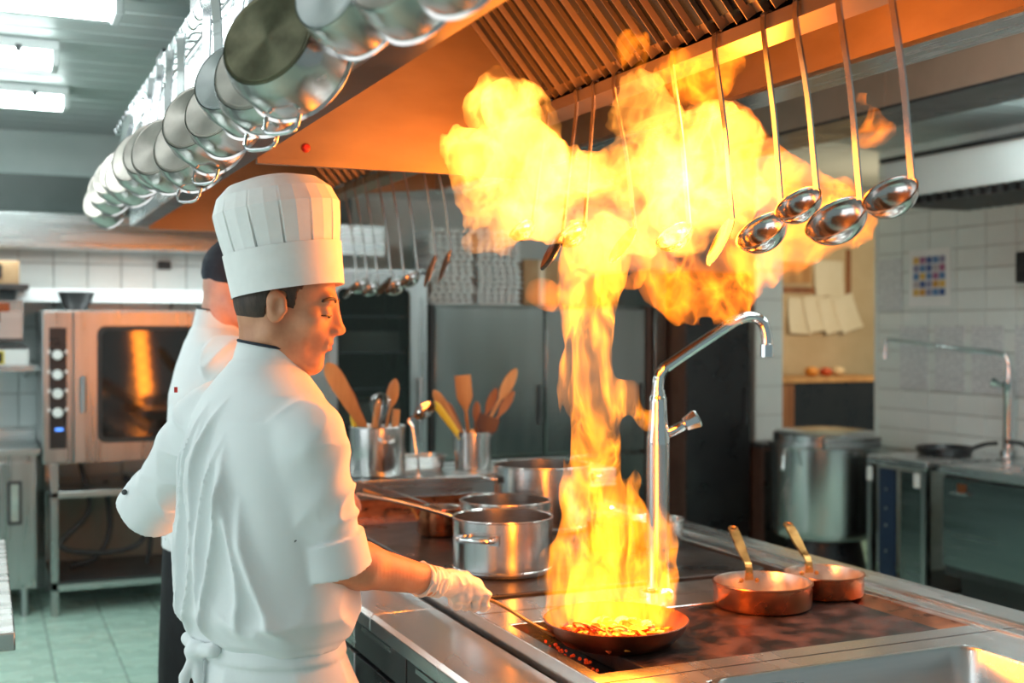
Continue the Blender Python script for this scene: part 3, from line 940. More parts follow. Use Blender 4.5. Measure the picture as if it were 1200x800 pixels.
# ------------------------------------------------------------------ pans hanging on the hood's outer face
def hanging_pan(label, px, y, z, r, h, b, mats, kind='sauce', hook_y=None):
    b = Vector(b).normalized()
    hx = 0.516
    zl = -b
    xl = Vector((0, 0, 1))
    xl = (xl - zl * xl.dot(zl)).normalized()
    yl = zl.cross(xl)
    M = Matrix((tuple(xl), tuple(yl), tuple(zl))).transposed().to_4x4()
    c0 = Vector((px, y, z))
    rimtop = c0 + zl * (h * 0.82) + xl * (r + 0.001)
    hook = Vector((hx, 1.10 + 0.108 * round((rimtop.y + 0.01 - 1.10) / 0.108), 2.4175))
    t = thing('hanging_pan', label, 'saucepan', hook, group='pans hanging on the hood')
    br = r * (0.86 if kind == 'sauce' else 0.80)
    prof = [(0, 0.001), (br - 0.004, 0.001), (br, 0.0), (br + 0.002, 0.004), (br + 0.004, 0.008), (r - 0.006, h * 0.18), (r, h * 0.34), (r, h - 0.005), (r + 0.005, h - 0.002), (r + 0.004, h), (r - 0.002, h)]
    prof += [(r - 0.003, h - 0.006), (r - 0.004, h * 0.36), (br - 0.004, 0.006), (0, 0.005)]
    MB().lathe(prof[2:], tuple(c0 - hook), 56, M).build('body', mats[0], t, 40)
    bd = MB().lathe([(0, 0.0), (br * 0.90, 0.0), (br * 0.91, 0.0012), (br * 0.95, 0.0012), (br * 0.97, 0.0), (br, 0.0035), (br, 0.006)], seg=48).build('base_disc', mats[1], t, 40)
    bd.location = c0 - hook - zl * 0.0012
    bd.rotation_euler = M.to_euler()
    a = rimtop - hook
    up0 = Vector((0, 0, 0))
    pts = bez([a - xl * 0.02 + zl * 0.0, a + xl * 0.012 + zl * 0.004, a * 0.72 + Vector((0.0, 0.012, 0.01)), a * 0.35, Vector((0, 0, -0.02)), Vector((0, 0, 0.004))], 5)
    n = len(pts)
    hd = strap(MB(), pts, 0.012, 0.0032, tuple(zl), taper=[0.9 + 0.25 * abs(2 * i / n - 1) for i in range(n)]).build('handle', 'chrome', t, 60)
    for s in (-1, 1):
        MB().lathe([(0, 0.004), (0.005, 0.003), (0.006, 0)], tuple(a - xl * 0.012 + yl * 0.009 * s + zl * 0.001 - xl * 0.0), 8, M).build('rivet', 'chrome', hd, 40)
    if r > 0.0905 and y < 3.2:
        # helper loop on the far rim
        e = c0 - hook + zl * (h * 0.8) - xl * r
        lp = bez([e + yl * 0.035, e - xl * 0.028 + yl * 0.03, e - xl * 0.034, e - xl * 0.028 - yl * 0.03, e - yl * 0.035], 5)
        MB().tube(lp, 0.004, 6).build('helper_handle', 'chrome', t, 60)
    return t


B1 = (-0.70, -0.60, 0.30)
S, SB, ST = 'pan_steel', 'pan_bottom_burnt', 'pan_bottom_steel'
E0 = (-0.80, -0.50, 0.25)
PANS = [
    ('hanging steel pan seen edge on, first of the row with its rim towards the filters', 0.485, 1.20, 2.04, 0.066, 0.07, E0, (S, ST)),
    ('hanging steel pan seen edge on, second of the row', 0.485, 1.33, 2.045, 0.068, 0.07, E0, (S, ST)),
    ('hanging steel pan seen edge on, third of the row, dark mouth towards the fire', 0.48, 1.49, 2.055, 0.072, 0.075, E0, (S, ST)),
    ('hanging saucepan with a bright polished base, between the big burnt pan and the edge-on pans', 0.46, 1.70, 2.085, 0.080, 0.085, (-0.86, -0.46, 0.2), (S, 'pan_bottom_pale')),
    ('biggest hanging saucepan with a burnt olive-brown base', 0.437, 1.996, 2.072, 0.105, 0.099, B1, (S, SB)),
    ('wide steel pan nested close behind the biggest burnt one', 0.446, 2.153, 2.054, 0.100, 0.075, B1, (S, ST)),
    ('hanging saucepan with a scratched pale grey base', 0.437, 2.392, 2.081, 0.083, 0.103, B1, (S, 'pan_bottom_pale')),
    ('steel pan tucked behind the one with the scratched pale base', 0.446, 2.576, 2.054, 0.083, 0.075, B1, (S, ST)),
    ('hanging saucepan with rust-stained spun base', 0.437, 2.815, 2.072, 0.092, 0.113, B1, (S, ST)),
    ('steel pan behind the rust-stained saucepan', 0.446, 3.018, 2.045, 0.096, 0.085, B1, (S, ST)),
    ('hanging saucepan with a shiny spun base, midway along the far half of the row', 0.432, 3.367, 2.081, 0.098, 0.094, B1, (S, ST)),
    ('steel pan leaning on the shiny spun one from behind', 0.432, 3.606, 2.109, 0.094, 0.085, B1, (S, ST)),
    ('pinkish reflecting steel pan in the far half of the row', 0.428, 3.882, 2.123, 0.096, 0.085, B1, (S, ST)),
    ('steel pan hung low in the far half of the row', 0.423, 4.103, 2.104, 0.089, 0.085, B1, (S, ST)),
    ('small steel pan fourth from the far end of the hood', 0.423, 4.342, 2.141, 0.085, 0.085, B1, (S, ST)),
    ('small steel pan third from the far end of the hood', 0.419, 4.526, 2.141, 0.085, 0.075, B1, (S, ST)),
    ('small steel pan second from the far end of the hood', 0.414, 4.692, 2.123, 0.089, 0.075, B1, (S, ST)),
    ('last hanging pan at the far corner of the hood', 0.409, 4.839, 2.086, 0.089, 0.075, B1, (S, ST)),
]
for a in PANS:
    hanging_pan(*a)

# ------------------------------------------------------------------ utensil pots on the end shelf
ZS = 1.0
t = thing('utensil_pot', 'wide steel pot holding a whisk and wooden spoons on the end shelf', 'utensil pot', (1.455, 4.62, ZS))
pot_body(t, 0.112, 0.20, t=0.003, band=False)
M = Matrix.Rotation(PI / 2, 4, 'X')
hd = MB().tube(bez([(-0.030, -0.113, 0.165), (-0.026, -0.128, 0.150), (0, -0.134, 0.142), (0.026, -0.128, 0.150), (0.030, -0.113, 0.165)], 5), 0.006, 8).build('ring_handle', 'chrome', t, 60)
t = thing('utensil_jar', 'narrow steel jar holding brown wooden spatulas on the end shelf', 'utensil pot', (1.885, 4.66, ZS))
MB().lathe([(0, 0), (0.074, 0), (0.077, 0.004), (0.077, 0.135), (0.083, 0.138), (0.083, 0.160), (0.079, 0.160), (0.074, 0.14), (0.074, 0.006), (0, 0.005)], seg=48).build('body', 'pot_steel', t, 35)


def wood_tool(name, label, base, tip, w, mat, kind='spoon', group=None, tw=0.0, cat='spoon', th=0.006):
    base, tip = Vector(base), Vector(tip)
    t = thing(name, label, cat, base, group=group)
    v = tip - base
    n = 26
    pts = [v * (i / (n - 1)) for i in range(n)]
    rs = []
    for i in range(n):
        u = i / (n - 1)
        if kind == 'spoon':
            hw = w * math.sqrt(max(0, 1 - ((u - 0.84) / 0.16) ** 2)) if u > 0.68 else 0
            rs.append(max(0.0075, hw) if i < n - 1 else 0.006)
        elif kind == 'paddle':
            hw = 0.009 + (w - 0.009) * min(1, max(0, (u - 0.25) / 0.55)) ** 0.9
            if u > 0.86:
                hw *= math.sqrt(max(0.02, 1 - ((u - 0.86) / 0.145) ** 2))
            rs.append(hw)
        else:
            rs.append(0.008 + (w - 0.008) * min(1, max(0, (u - 0.6) / 0.15)))
    upv = Vector((-0.35 + tw, -0.9, 0.2))
    MB().tube(pts, rs, 10, flat=(1, th), up=upv).build('handle' if kind == 'stick' else 'shaft', mat, t, 60)
    return t


P1 = Vector((1.455, 4.62, ZS))
G1, G2 = 'utensils standing in the wide pot', 'spatulas standing in the narrow jar'
wood_tool('wooden_paddle', 'long broad wooden paddle spoon leaning far out of the wide pot', P1 + Vector((0.05, 0.02, 0.02)), P1 + Vector((-0.215, -0.02, 0.455)), 0.036, 'wood', 'paddle', G1)
wood_tool('wooden_spoon', 'dark-ended wooden spoon behind the long paddle', P1 + Vector((0.03, 0.06, 0.02)), P1 + Vector((-0.115, 0.06, 0.36)), 0.022, 'wood_dark', 'spoon', G1)
wood_tool('wooden_spoon', 'pale wooden spoon with a scorched end standing up behind the whisk', P1 + Vector((0.01, 0.02, 0.02)), P1 + Vector((0.085, 0.03, 0.385)), 0.026, 'wood', 'spoon', G1)
wood_tool('wooden_spoon', 'pale wooden fork handle in front of the whisk', P1 + Vector((-0.05, -0.02, 0.02)), P1 + Vector((0.0, -0.02, 0.31)), 0.014, 'wood', 'paddle', G1)
wood_tool('rolling_stick', 'round-ended wooden stick in the wide pot beside the metal spoon', P1 + Vector((0.05, -0.01, 0.02)), P1 + Vector((0.07, -0.03, 0.265)), 0.016, 'wood', 'stick', G1, cat='rolling pin', th=0.014)
wood_tool('spatula', 'yellow-handled spatula mostly sunk in the wide pot', P1 + Vector((-0.06, 0.03, 0.02)), P1 + Vector((-0.098, 0.02, 0.245)), 0.012, 'yellow_paint', 'stick', G1, cat='spatula')
# whisk
t = thing('whisk', 'wire balloon whisk with its loops upright in the wide pot', 'whisk', P1 + Vector((-0.02, -0.01, 0.02)), rot=(0, R(6), 0), group=G1)
MB().tube([(0, 0, 0), (0, 0, 0.17)], 0.009, 10).build('handle', 'chrome', t, 60)
for q in range(6):
    a = PI * q / 6
    ca, sa = math.cos(a), math.sin(a)
    pp = bez([(0.004 * ca, 0.004 * sa, 0.165), (0.030 * ca, 0.030 * sa, 0.235), (0.040 * ca, 0.040 * sa, 0.275), (0.026 * ca, 0.026 * sa, 0.305), (0, 0, 0.314), (-0.026 * ca, -0.026 * sa, 0.305), (-0.040 * ca, -0.040 * sa, 0.275), (-0.030 * ca, -0.030 * sa, 0.235), (-0.004 * ca, -0.004 * sa, 0.165)], 4)
    MB().tube(pp, 0.0013, 5).build('wire_loop', 'chrome', t, 60)
# metal spoon hooked over the rim
t = thing('basting_spoon', 'steel basting spoon hooked outside the rim of the wide pot', 'spoon', P1 + Vector((0.125, -0.03, 0.0)), group=G1)
strap(MB(), bez([(0.035, -0.02, 0.0), (0.025, -0.015, 0.10), (0.012, -0.008, 0.19), (-0.005, 0, 0.218), (0.02, 0, 0.235)], 5), 0.006, 0.002, (0, -1, 0), seg=8).build('handle', 'chrome', t, 60)
M = Matrix.Rotation(R(-38), 4, 'Y') @ Matrix.Rotation(R(62), 4, 'X') @ Matrix.Diagonal((1.55, 0.85, 1, 1))
MB().lathe([(0, -0.010), (0.02, -0.008), (0.032, -0.002), (0.034, 0.0), (0.031, 0.0), (0.019, -0.006), (0, -0.008)], (0.062, -0.01, 0.258), 28, M).build('bowl', 'chrome', t, 60)

P2 = Vector((1.885, 4.66, ZS))
for nm, lab, b0, t0, w, mt, kd, cat in [
        ('wooden_spatula', 'light wooden spatula leaning towards the wide pot', (0.03, 0, 0.02), (-0.175, 0.0, 0.335), 0.022, 'wood', 'paddle', 'spatula'),
        ('spatula', 'yellow-edged spatula lying against the leaning wooden one', (0.02, -0.03, 0.02), (-0.18, -0.02, 0.29), 0.016, 'yellow_paint', 'paddle', 'spatula'),
        ('wooden_spoon', 'dark brown wooden spoon under the leaning light spatula', (0.02, 0.02, 0.02), (-0.11, 0.02, 0.285), 0.016, 'wood_dark', 'paddle', 'spoon'),
        ('wooden_spatula', 'broad flat-topped wooden spatula standing upright in the narrow jar', (0.0, 0.02, 0.02), (-0.035, 0.03, 0.395), 0.036, 'wood', 'stick', 'spatula'),
        ('wooden_spoon', 'small dark spoon overlapping the upright broad spatula', (0.0, -0.02, 0.02), (0.01, -0.02, 0.285), 0.018, 'wood_dark', 'spoon', 'spoon'),
        ('wooden_spoon', 'longest wooden spoon leaning away from the wide pot', (-0.03, 0.01, 0.02), (0.20, 0.0, 0.42), 0.026, 'wood', 'spoon', 'spoon'),
        ('wooden_spoon', 'dark spoon in front of the longest leaning one', (-0.03, -0.02, 0.02), (0.175, -0.03, 0.325), 0.020, 'wood_dark', 'spoon', 'spoon'),
        ('wooden_spoon', 'short dark spoon behind the longest leaning one', (-0.02, 0.03, 0.02), (0.125, 0.04, 0.335), 0.020, 'wood_dark', 'spoon', 'spoon'),
        ('spatula', 'wide dark-brown plastic spatula blade at the jar mouth', (-0.02, -0.04, 0.02), (0.055, -0.055, 0.225), 0.048, 'brown_plastic', 'stick', 'spatula')]:
    wood_tool(nm, lab, P2 + Vector(b0), P2 + Vector(t0), w, mt, kd, G2, cat=cat)
t = thing('steel_tray', 'low steel food tray standing behind the two utensil pots', 'tray', (1.68, 4.82, ZS))
loops(MB(), [rrect(-0.11, 0.11, -0.07, 0.07, 0.02, 0.0), rrect(-0.12, 0.12, -0.08, 0.08, 0.025, 0.05), rrect(-0.13, 0.13, -0.09, 0.09, 0.025, 0.051), rrect(-0.13, 0.13, -0.09, 0.09, 0.025, 0.053), rrect(-0.117, 0.117, -0.077, 0.077, 0.022, 0.052), rrect(-0.107, 0.107, -0.067, 0.067, 0.02, 0.004)], True, True).build('body', 'pot_steel', t, 40)

# ------------------------------------------------------------------ back of the room: oven, cabinets, fridges
ov = thing('combi_oven', 'stainless combi oven with a dark glass door on an open steel stand', 'oven', (0.76, 7.05, 0.0))
MB().box(-0.46, 0.52, 0.03, 0.80, 0.845, 1.695).build('casing', 'steel_z', ov, None, 0.004)
cp = MB().box(-0.455, -0.305, 0.0, 0.03, 0.85, 1.69).build('control_frame', 'steel_z', ov, None, 0.003)
cb = MB().box(-0.425, -0.335, -0.004, 0.0, 0.93, 1.60).build('control_panel', 'black_panel', ov)
for z in (1.45, 1.34, 1.235, 1.13):
    M = Matrix.Rotation(PI / 2, 4, 'X')
    kn = MB().lathe([(0, 0.022), (0.024, 0.022), (0.028, 0.0)], (-0.382, -0.004, z), 20, M).build('dial', 'paper', cb, 40)
    for s in (-1, 1):
        MB().box(-0.382 + s * 0.045 - 0.007, -0.382 + s * 0.045 + 0.007, -0.009, -0.004, z + 0.008, z + 0.026).build('indicator', 'paper', cb)
MB().box(-0.395, -0.355, -0.008, -0.004, 1.03, 1.045).build('display', 'blue_led', cb)
dr_ = MB()
holed = MB()
# door frame with a window opening
def ring_plate(mb, outer, inner, y0, y1):
    """outer/inner loops in (x, z)"""
    n = len(outer)
    vs = [(a, y0, b) for a, b in outer] + [(a, y0, b) for a, b in inner] + [(a, y1, b) for a, b in outer] + [(a, y1, b) for a, b in inner]
    fs = []
    for k in range(n):
        k2 = (k + 1) % n
        fs += [(k, k2, n + k2, n + k), (2 * n + k2, 2 * n + k, 3 * n + k, 3 * n + k2), (k2, k, 2 * n + k, 2 * n + k2), (n + k, n + k2, 3 * n + k2, 3 * n + k)]
    return mb.add(vs, fs)
def rr2(x0, x1, z0, z1, r, n=5):
    return [(p[0], p[1]) for p in rrect(x0, x1, z0, z1, r, 0, n)]
door = ring_plate(MB(), rr2(-0.295, 0.515, 0.85, 1.69, 0.01), rr2(-0.165, 0.43, 0.965, 1.60, 0.04), -0.01, 0.028).build('door', 'steel_z', ov)
ring_plate(MB(), rr2(-0.175, 0.44, 0.955, 1.61, 0.045), rr2(-0.150, 0.415, 0.98, 1.585, 0.035), -0.016, -0.009).build('gasket', 'rubber', door)
MB().prism(rr2(-0.16, 0.425, 0.97, 1.595, 0.035), -0.006, 0.004).build('glass', 'oven_glass', door)
MB().tube([(-0.25, -0.055, 1.13), (-0.25, -0.055, 1.33)], 0.013, 10).build('handle', 'steel_z', door, 60)
for z in (1.14, 1.32):
    MB().tube([(-0.25, -0.055, z), (-0.25, -0.008, z)], 0.009, 8).build('handle_post', 'steel_z', door, 60)
# stand
st = MB()
for x in (-0.40, 0.46):
    for y in (0.02, 0.70):
        MB().box(x - 0.02, x + 0.02, y - 0.02, y + 0.02, 0.0 if y > 0.1 else 0.0, 0.845).build('stand_leg', 'steel_z', ov, None, 0.003)
MB().box(-0.42, 0.48, 0.0, 0.72, 0.655, 0.69).build('stand_shelf', 'steel_x', ov, None, 0.003)
MB().box(-0.42, 0.48, 0.0, 0.03, 0.14, 0.18).build('stand_rail', 'steel_x', ov, None, 0.003)
MB().box(-0.42, 0.48, 0.0, 0.72, 0.175, 0.19).build('stand_bottom', 'dark_steel', ov)
MB().box(-0.40, 0.46, 0.66, 0.67, 0.19, 0.655).build('stand_back', 'duct_brown', ov)
for k_, pts in enumerate(([(-0.25, 0.3, 0.84), (-0.2, 0.25, 0.55), (-0.36, 0.2, 0.36), (-0.1, 0.22, 0.30), (0.1, 0.25, 0.36), (0.12, 0.3, 0.62), (0.0, 0.35, 0.72)], [(-0.1, 0.35, 0.70), (-0.08, 0.32, 0.42), (-0.16, 0.3, 0.26), (-0.3, 0.3, 0.22)], [(0.14, 0.35, 0.65), (0.15, 0.3, 0.4), (0.13, 0.3, 0.2)])):
    MB().tube(bez(pts, 8), 0.016, 8).build('hose', 'rubber', ov, 60)
t = thing('glass_funnel', 'dark-rimmed flared bowl standing on the oven top', 'bowl', (0.50, 7.40, 1.695))
MB().lathe([(0.05, 0), (0.055, 0.004), (0.085, 0.06), (0.105, 0.11), (0.109, 0.112), (0.104, 0.113), (0.08, 0.06), (0.05, 0.008), (0, 0.006)], seg=32).build('bowl', 'dark_steel', t, 40)
MB().lathe([(0, 0.006), (0.03, 0.007), (0.03, 0.10), (0, 0.102)], seg=20).build('insert', 'pot_steel', t, 40)

cb_ = thing('steel_cabinet', 'low stainless cabinet on legs left of the oven', 'cabinet', (-0.15, 7.1, 0))
MB().box(-0.45, 0.42, 0.0, 0.75, 0.16, 0.90).build('body', 'steel_z', cb_, None, 0.004)
MB().box(-0.47, 0.44, -0.03, 0.78, 0.90, 0.935).build('top', 'steel_x', cb_, None, 0.004)
MB().box(-0.47, 0.44, 0.76, 0.78, 0.935, 0.99).build('upstand', 'steel_x', cb_)
d = MB().box(-0.02, 0.41, -0.02, 0.0, 0.19, 0.86).build('door', 'steel_z', cb_, None, 0.004)
ring_plate(MB(), rr2(0.27, 0.345, 0.52, 0.76, 0.01), rr2(0.285, 0.33, 0.535, 0.745, 0.008), -0.026, -0.018).build('handle', 'dark_steel', d)
MB().box(0.29, 0.325, -0.024, -0.019, 0.54, 0.74).build('handle_pull', 'chrome', d)
d = MB().box(-0.445, -0.03, -0.02, 0.0, 0.19, 0.86).build('door', 'steel_z', cb_, None, 0.004)
MB().box(-0.10, -0.07, -0.03, -0.018, 0.54, 0.74).build('handle', 'chrome', d)
for x in (-0.40, 0.36):
    for y in (0.06, 0.68):
        MB().lathe([(0, 0), (0.022, 0), (0.022, 0.16), (0, 0.16)], (x, y, 0), 14).build('leg', 'steel_z', cb_, 40)

# wall shelves and what stands on them
sh = thing('plate_shelf', 'long white-grey wall shelf above the oven', 'shelf', (0.9, 7.75, 1.80))
MB().box(-0.72, 0.9, -0.16, 0.135, 0.0, 0.012).build('shelf_board', 'steel_x', sh)
MB().box(-0.72, 0.9, -0.165, -0.155, -0.045, 0.035).build('front_lip', 'white_enamel', sh)
for x in (-0.5, 0.2, 0.8):
    MB().prism([(-0.12, 0.0), (0.13, 0.0), (0.13, -0.08)], x - 0.005, x + 0.005, 'x').build('bracket', 'steel_z', sh)
def shelf2(label, z, x0, x1, dark=False):
    s = thing('storage_shelf', label, 'shelf', ((x0 + x1) / 2, 7.5, z))
    w = (x1 - x0) / 2
    MB().box(-w, w, -0.25, 0.385, -0.03, 0.0).build('shelf_board', 'dark_steel' if dark else 'steel_x', s, None, 0.002)
    for x in (-w + 0.06, w - 0.06):
        MB().prism([(-0.2, -0.03), (0.38, -0.03), (0.38, -0.09)], x - 0.006, x + 0.006, 'x').build('bracket', 'steel_z', s)
    return s
shelf2('short dark wall shelf carrying a paper box, left of the oven', 1.845, -0.75, 0.24, True)
shelf2('short steel wall shelf carrying the kitchen scale', 1.385, -0.75, 0.295)
bx_ = thing('carton', 'open brown carton with white paper on the dark wall shelf', 'box', (-0.05, 7.42, 1.845))
MB().box(-0.24, 0.24, -0.14, 0.14, 0.0, 0.13).build('body', 'cardboard', bx_, None, 0.003)
MB().prism([(-0.22, 0.03), (0.05, 0.03), (0.03, 0.11)], -0.146, -0.141).build('paper_sheet', 'paper', bx_)
MB().box(0.12, 0.15, -0.146, -0.14, 0.03, 0.11).build('dark_strip', 'rubber', bx_)
mo = thing('steel_bin', 'grey steel box hung under the dark wall shelf', 'box', (-0.06, 7.45, 1.52))
MB().box(-0.27, 0.27, -0.17, 0.2, 0.0, 0.235).build('body', 'steel_x', mo, None, 0.004)
MB().box(0.10, 0.20, -0.176, -0.17, 0.17, 0.22).build('orange_label', 'copper', mo)
MB().box(-0.272, 0.272, -0.175, 0.2, 0.0, 0.02).build('base_rim', 'dark_steel', mo)
MB().box(0.13, 0.15, -0.18, -0.17, 0.11, 0.17).build('latch', 'rubber', mo)
sc_ = thing('kitchen_scale', 'grey kitchen scale with a yellow-framed dark display', 'scale', (0.02, 7.38, 1.385))
MB().box(-0.22, 0.22, -0.11, 0.15, 0.0, 0.095).build('body', 'paper', sc_, None, 0.01)
f_ = MB().box(-0.16, 0.09, -0.114, -0.109, 0.012, 0.085).build('display_frame', 'yellow_paint', sc_)
MB().box(-0.15, 0.08, -0.117, -0.113, 0.02, 0.077).build('display', 'black_panel', f_)
MB().box(-0.21, 0.21, -0.11, 0.15, 0.098, 0.112).build('weighing_plate', 'dark_steel', sc_, None, 0.003)
t = thing('wall_socket', 'small dark socket box on the tiles under the oven hood', 'socket', (1.06, 7.90, 2.0))
MB().box(-0.04, 0.04, -0.06, -0.0125, -0.025, 0.025).build('box', 'rubber', t, None, 0.004)

# near table corner
tb = thing('work_table', 'stainless work table whose corner juts in behind the chef', 'table', (-0.55, 3.55, 0))
MB().box(-0.62, 0.62, -0.42, 1.0, 0.805, 0.85).build('top', 'steel_x', tb, None, 0.004)
MB().box(-0.56, 0.56, -0.36, 0.94, 0.2, 0.225).build('lower_shelf', 'steel_x', tb)
for x in (-0.55, 0.55):
    for y in (-0.35, 0.93):
        MB().box(x - 0.02, x + 0.02, y - 0.02, y + 0.02, 0, 0.805).build('leg', 'steel_z', tb, None, 0.003)

# glass-door cooler
m, tt, b = nodes_of('cooler_glass')
b.inputs['Base Color'].default_value = (0.02, 0.03, 0.024, 1)
b.inputs['Roughness'].default_value = 0.05
b.inputs['Alpha'].default_value = 0.5
co = thing('glass_cooler', 'tall steel cooler with a dark glass door and wire racks behind it', 'refrigerator', (2.20, 7.0, 0))
MB().box(-0.31, -0.28, 0.0, 0.75, 0.05, 1.95).build('side', 'steel_z', co)
MB().box(0.28, 0.31, 0.0, 0.75, 0.05, 1.95).build('side', 'steel_z', co)
MB().box(-0.31, 0.31, 0.72, 0.75, 0.05, 1.95).build('back', 'beam_dark', co)
MB().box(-0.31, 0.31, 0.0, 0.75, 1.93, 1.96).build('top', 'steel_x', co)
MB().box(-0.31, 0.31, 0.0, 0.75, 0.02, 0.08).build('base', 'steel_x', co)
dd = ring_plate(MB(), rr2(-0.308, 0.308, 0.09, 1.925, 0.01), rr2(-0.26, 0.20, 0.18, 1.84, 0.04), -0.045, -0.002).build('door', 'steel_z', co)
MB().prism(rr2(-0.262, 0.202, 0.178, 1.842, 0.04), -0.03, -0.018).build('glass', 'cooler_glass', dd)
MB().tube([(0.255, -0.09, 0.9), (0.255, -0.09, 1.3)], 0.012, 8).build('handle', 'steel_z', dd, 60)
for z in (0.92, 1.28):
    MB().tube([(0.255, -0.09, z), (0.255, -0.04, z)], 0.008, 8).build('handle_post', 'steel_z', dd, 60)
for k_ in range(7):
    z = 0.35 + k_ * 0.22
    w_ = MB()
    for x in np.linspace(-0.26, 0.26, 12):
        w_.tube([(x, 0.04, z), (x, 0.68, z)], 0.003, 5)
    w_.box(-0.27, 0.27, 0.03, 0.045, z - 0.006, z + 0.006).build('wire_rack', 'chrome', co)
    if k_ % 2:
        MB().box(-0.20, 0.18, 0.1, 0.6, z + 0.006, z + 0.13).build('food_crate', 'beam_paint', co)
for x in (-0.27, 0.27):
    for y in (0.05, 0.7):
        MB().lathe([(0, 0), (0.02, 0), (0.02, 0.03), (0, 0.03)], (x, y, 0), 10).build('foot', 'rubber', co)
# two-door steel fridge
fr = thing('steel_fridge', 'wide grey steel fridge with white egg trays stacked on its top', 'refrigerator', (3.32, 7.0, 0))
MB().box(-0.77, 0.78, 0.03, 0.78, 0.08, 1.75).build('body', 'fridge_steel', fr, None, 0.004)
for x0, x1 in ((-0.75, 0.005), (0.015, 0.76)):
    for z0, z1 in ((0.78, 1.735), (0.10, 0.765)):
        d = MB().box(x0, x1, -0.012, 0.028, z0, z1).build('door', 'fridge_steel', fr, None, 0.008)
        MB().box(x1 - 0.05, x1 - 0.03, -0.03, -0.01, z0 + 0.2, z0 + 0.45).build('handle', 'dark_steel', d)
MB().box(-0.785, -0.755, -0.02, 0.03, 0.08, 1.745).build('edge_seal', 'rubber', fr)
MB().box(0.765, 0.80, -0.02, 0.03, 0.08, 1.745).build('edge_seal', 'brown_plastic', fr)
MB().box(-0.74, 0.75, 0.08, 0.7, 0.0, 0.08).build('plinth', 'black_panel', fr)
# egg trays in two stacks
tr = None
for sx in range(2):
    for k_ in range(14):
        if tr is None:
            m = MB()
            m.box(-0.15, 0.15, -0.15, 0.15, 0.0, 0.012)
            for q in range(6):
                for w_ in range(6):
                    cx, cy = -0.125 + q * 0.05, -0.125 + w_ * 0.05
                    m.lathe([(0.022, 0.012), (0.017, 0.030), (0.0, 0.034)], (cx, cy, 0), 6)
            tr = m.build('egg_tray', 'egg_tray')
            c = tr
        else:
            c = dup(tr)
        c.location = (2.71 + sx * 0.33 + random.uniform(-0.008, 0.008), 7.20 + random.uniform(-0.008, 0.008), 1.7505 + k_ * 0.0346)
        c.rotation_euler = (0, 0, random.uniform(-0.03, 0.03))
        tag(c, ['white egg tray in the stack next to the glass cooler', 'white egg tray in the stack next to the brown carton'][sx], 'egg tray', 'egg trays stacked on the fridge')
t = thing('carton', 'brown carton on the fridge beside the egg trays', 'box', (3.36, 7.25, 1.7505))
MB().box(-0.13, 0.13, -0.15, 0.15, 0.0, 0.30).build('body', 'cardboard', t, None, 0.004)
MB().box(-0.02, 0.02, -0.152, -0.15, 0.0, 0.30).build('tape', 'paper_warm', t)
# tall panels to the right of the fridge
t = thing('tall_cupboard', 'tall dark brown cupboard behind the tap', 'cupboard', (4.47, 6.75, 0))
MB().box(-0.23, 0.28, 0.0, 0.9, 0.0, 1.98).build('body', 'brown_plastic', t, None, 0.004)
d = MB().box(-0.225, 0.275, -0.02, 0.0, 0.06, 1.96).build('door', 'black_panel', t, None, 0.004)
MB().box(0.22, 0.24, -0.04, -0.02, 0.95, 1.2).build('handle', 'dark_steel', d)
t = thing('side_panel_unit', 'narrow grey steel unit between the fridge and the dark cupboard', 'cupboard', (4.16, 6.95, 0))
MB().box(-0.03, 0.06, 0.0, 0.8, 0, 2.0).build('body', 'fridge_steel', t, None, 0.003)
t = thing('low_cabinet', 'small dark low cabinet at the foot of the tiled pier', 'cabinet', (4.86, 6.62, 0))
MB().box(-0.09, 0.22, 0.0, 0.22, 0.08, 0.80).build('body', 'brown_plastic', t, None, 0.004)
MB().box(-0.10, 0.23, -0.01, 0.225, 0.80, 0.83).build('top', 'dark_steel', t, None, 0.003)
MB().box(-0.08, 0.21, -0.012, 0.0, 0.10, 0.78).build('door', 'black_panel', t)
MB().box(-0.07, 0.20, 0.03, 0.2, 0.0, 0.08).build('plinth', 'black_panel', t)

# passage with notices and a dark counter
t = thing('dark_counter', 'black-fronted counter with a pale top in the warm-lit passage', 'counter', (6.15, 7.55, 0))
MB().box(-0.42, 0.55, 0.0, 0.55, 0.0, 1.18).build('front', 'black_panel', t)
MB().box(-0.62, -0.42, 0.0, 0.55, 0.0, 1.18).build('side_panel', 'wood_dark', t)
MB().box(-0.64, 0.56, -0.02, 0.57, 1.18, 1.22).build('top', 'wood', t, None, 0.003)
for q, (x, mt, r_) in enumerate([(-0.1, 'orange_food', 0.06), (0.04, 'red_food', 0.055), (0.16, 'pale_food', 0.06)]):
    o = MB().lathe([(0, 0), (r_ * 0.7, 0.01), (r_, r_ * 0.6), (r_ * 0.8, r_ * 1.1), (0, r_ * 1.3)], seg=16).build('wrapped_food', mt, None, 60, loc=(6.15 + x, 7.75, 1.22))
    tag(o, ['orange wrapped bundle on the passage counter', 'red wrapped bundle on the passage counter', 'pale wrapped bundle on the passage counter'][q], 'food')
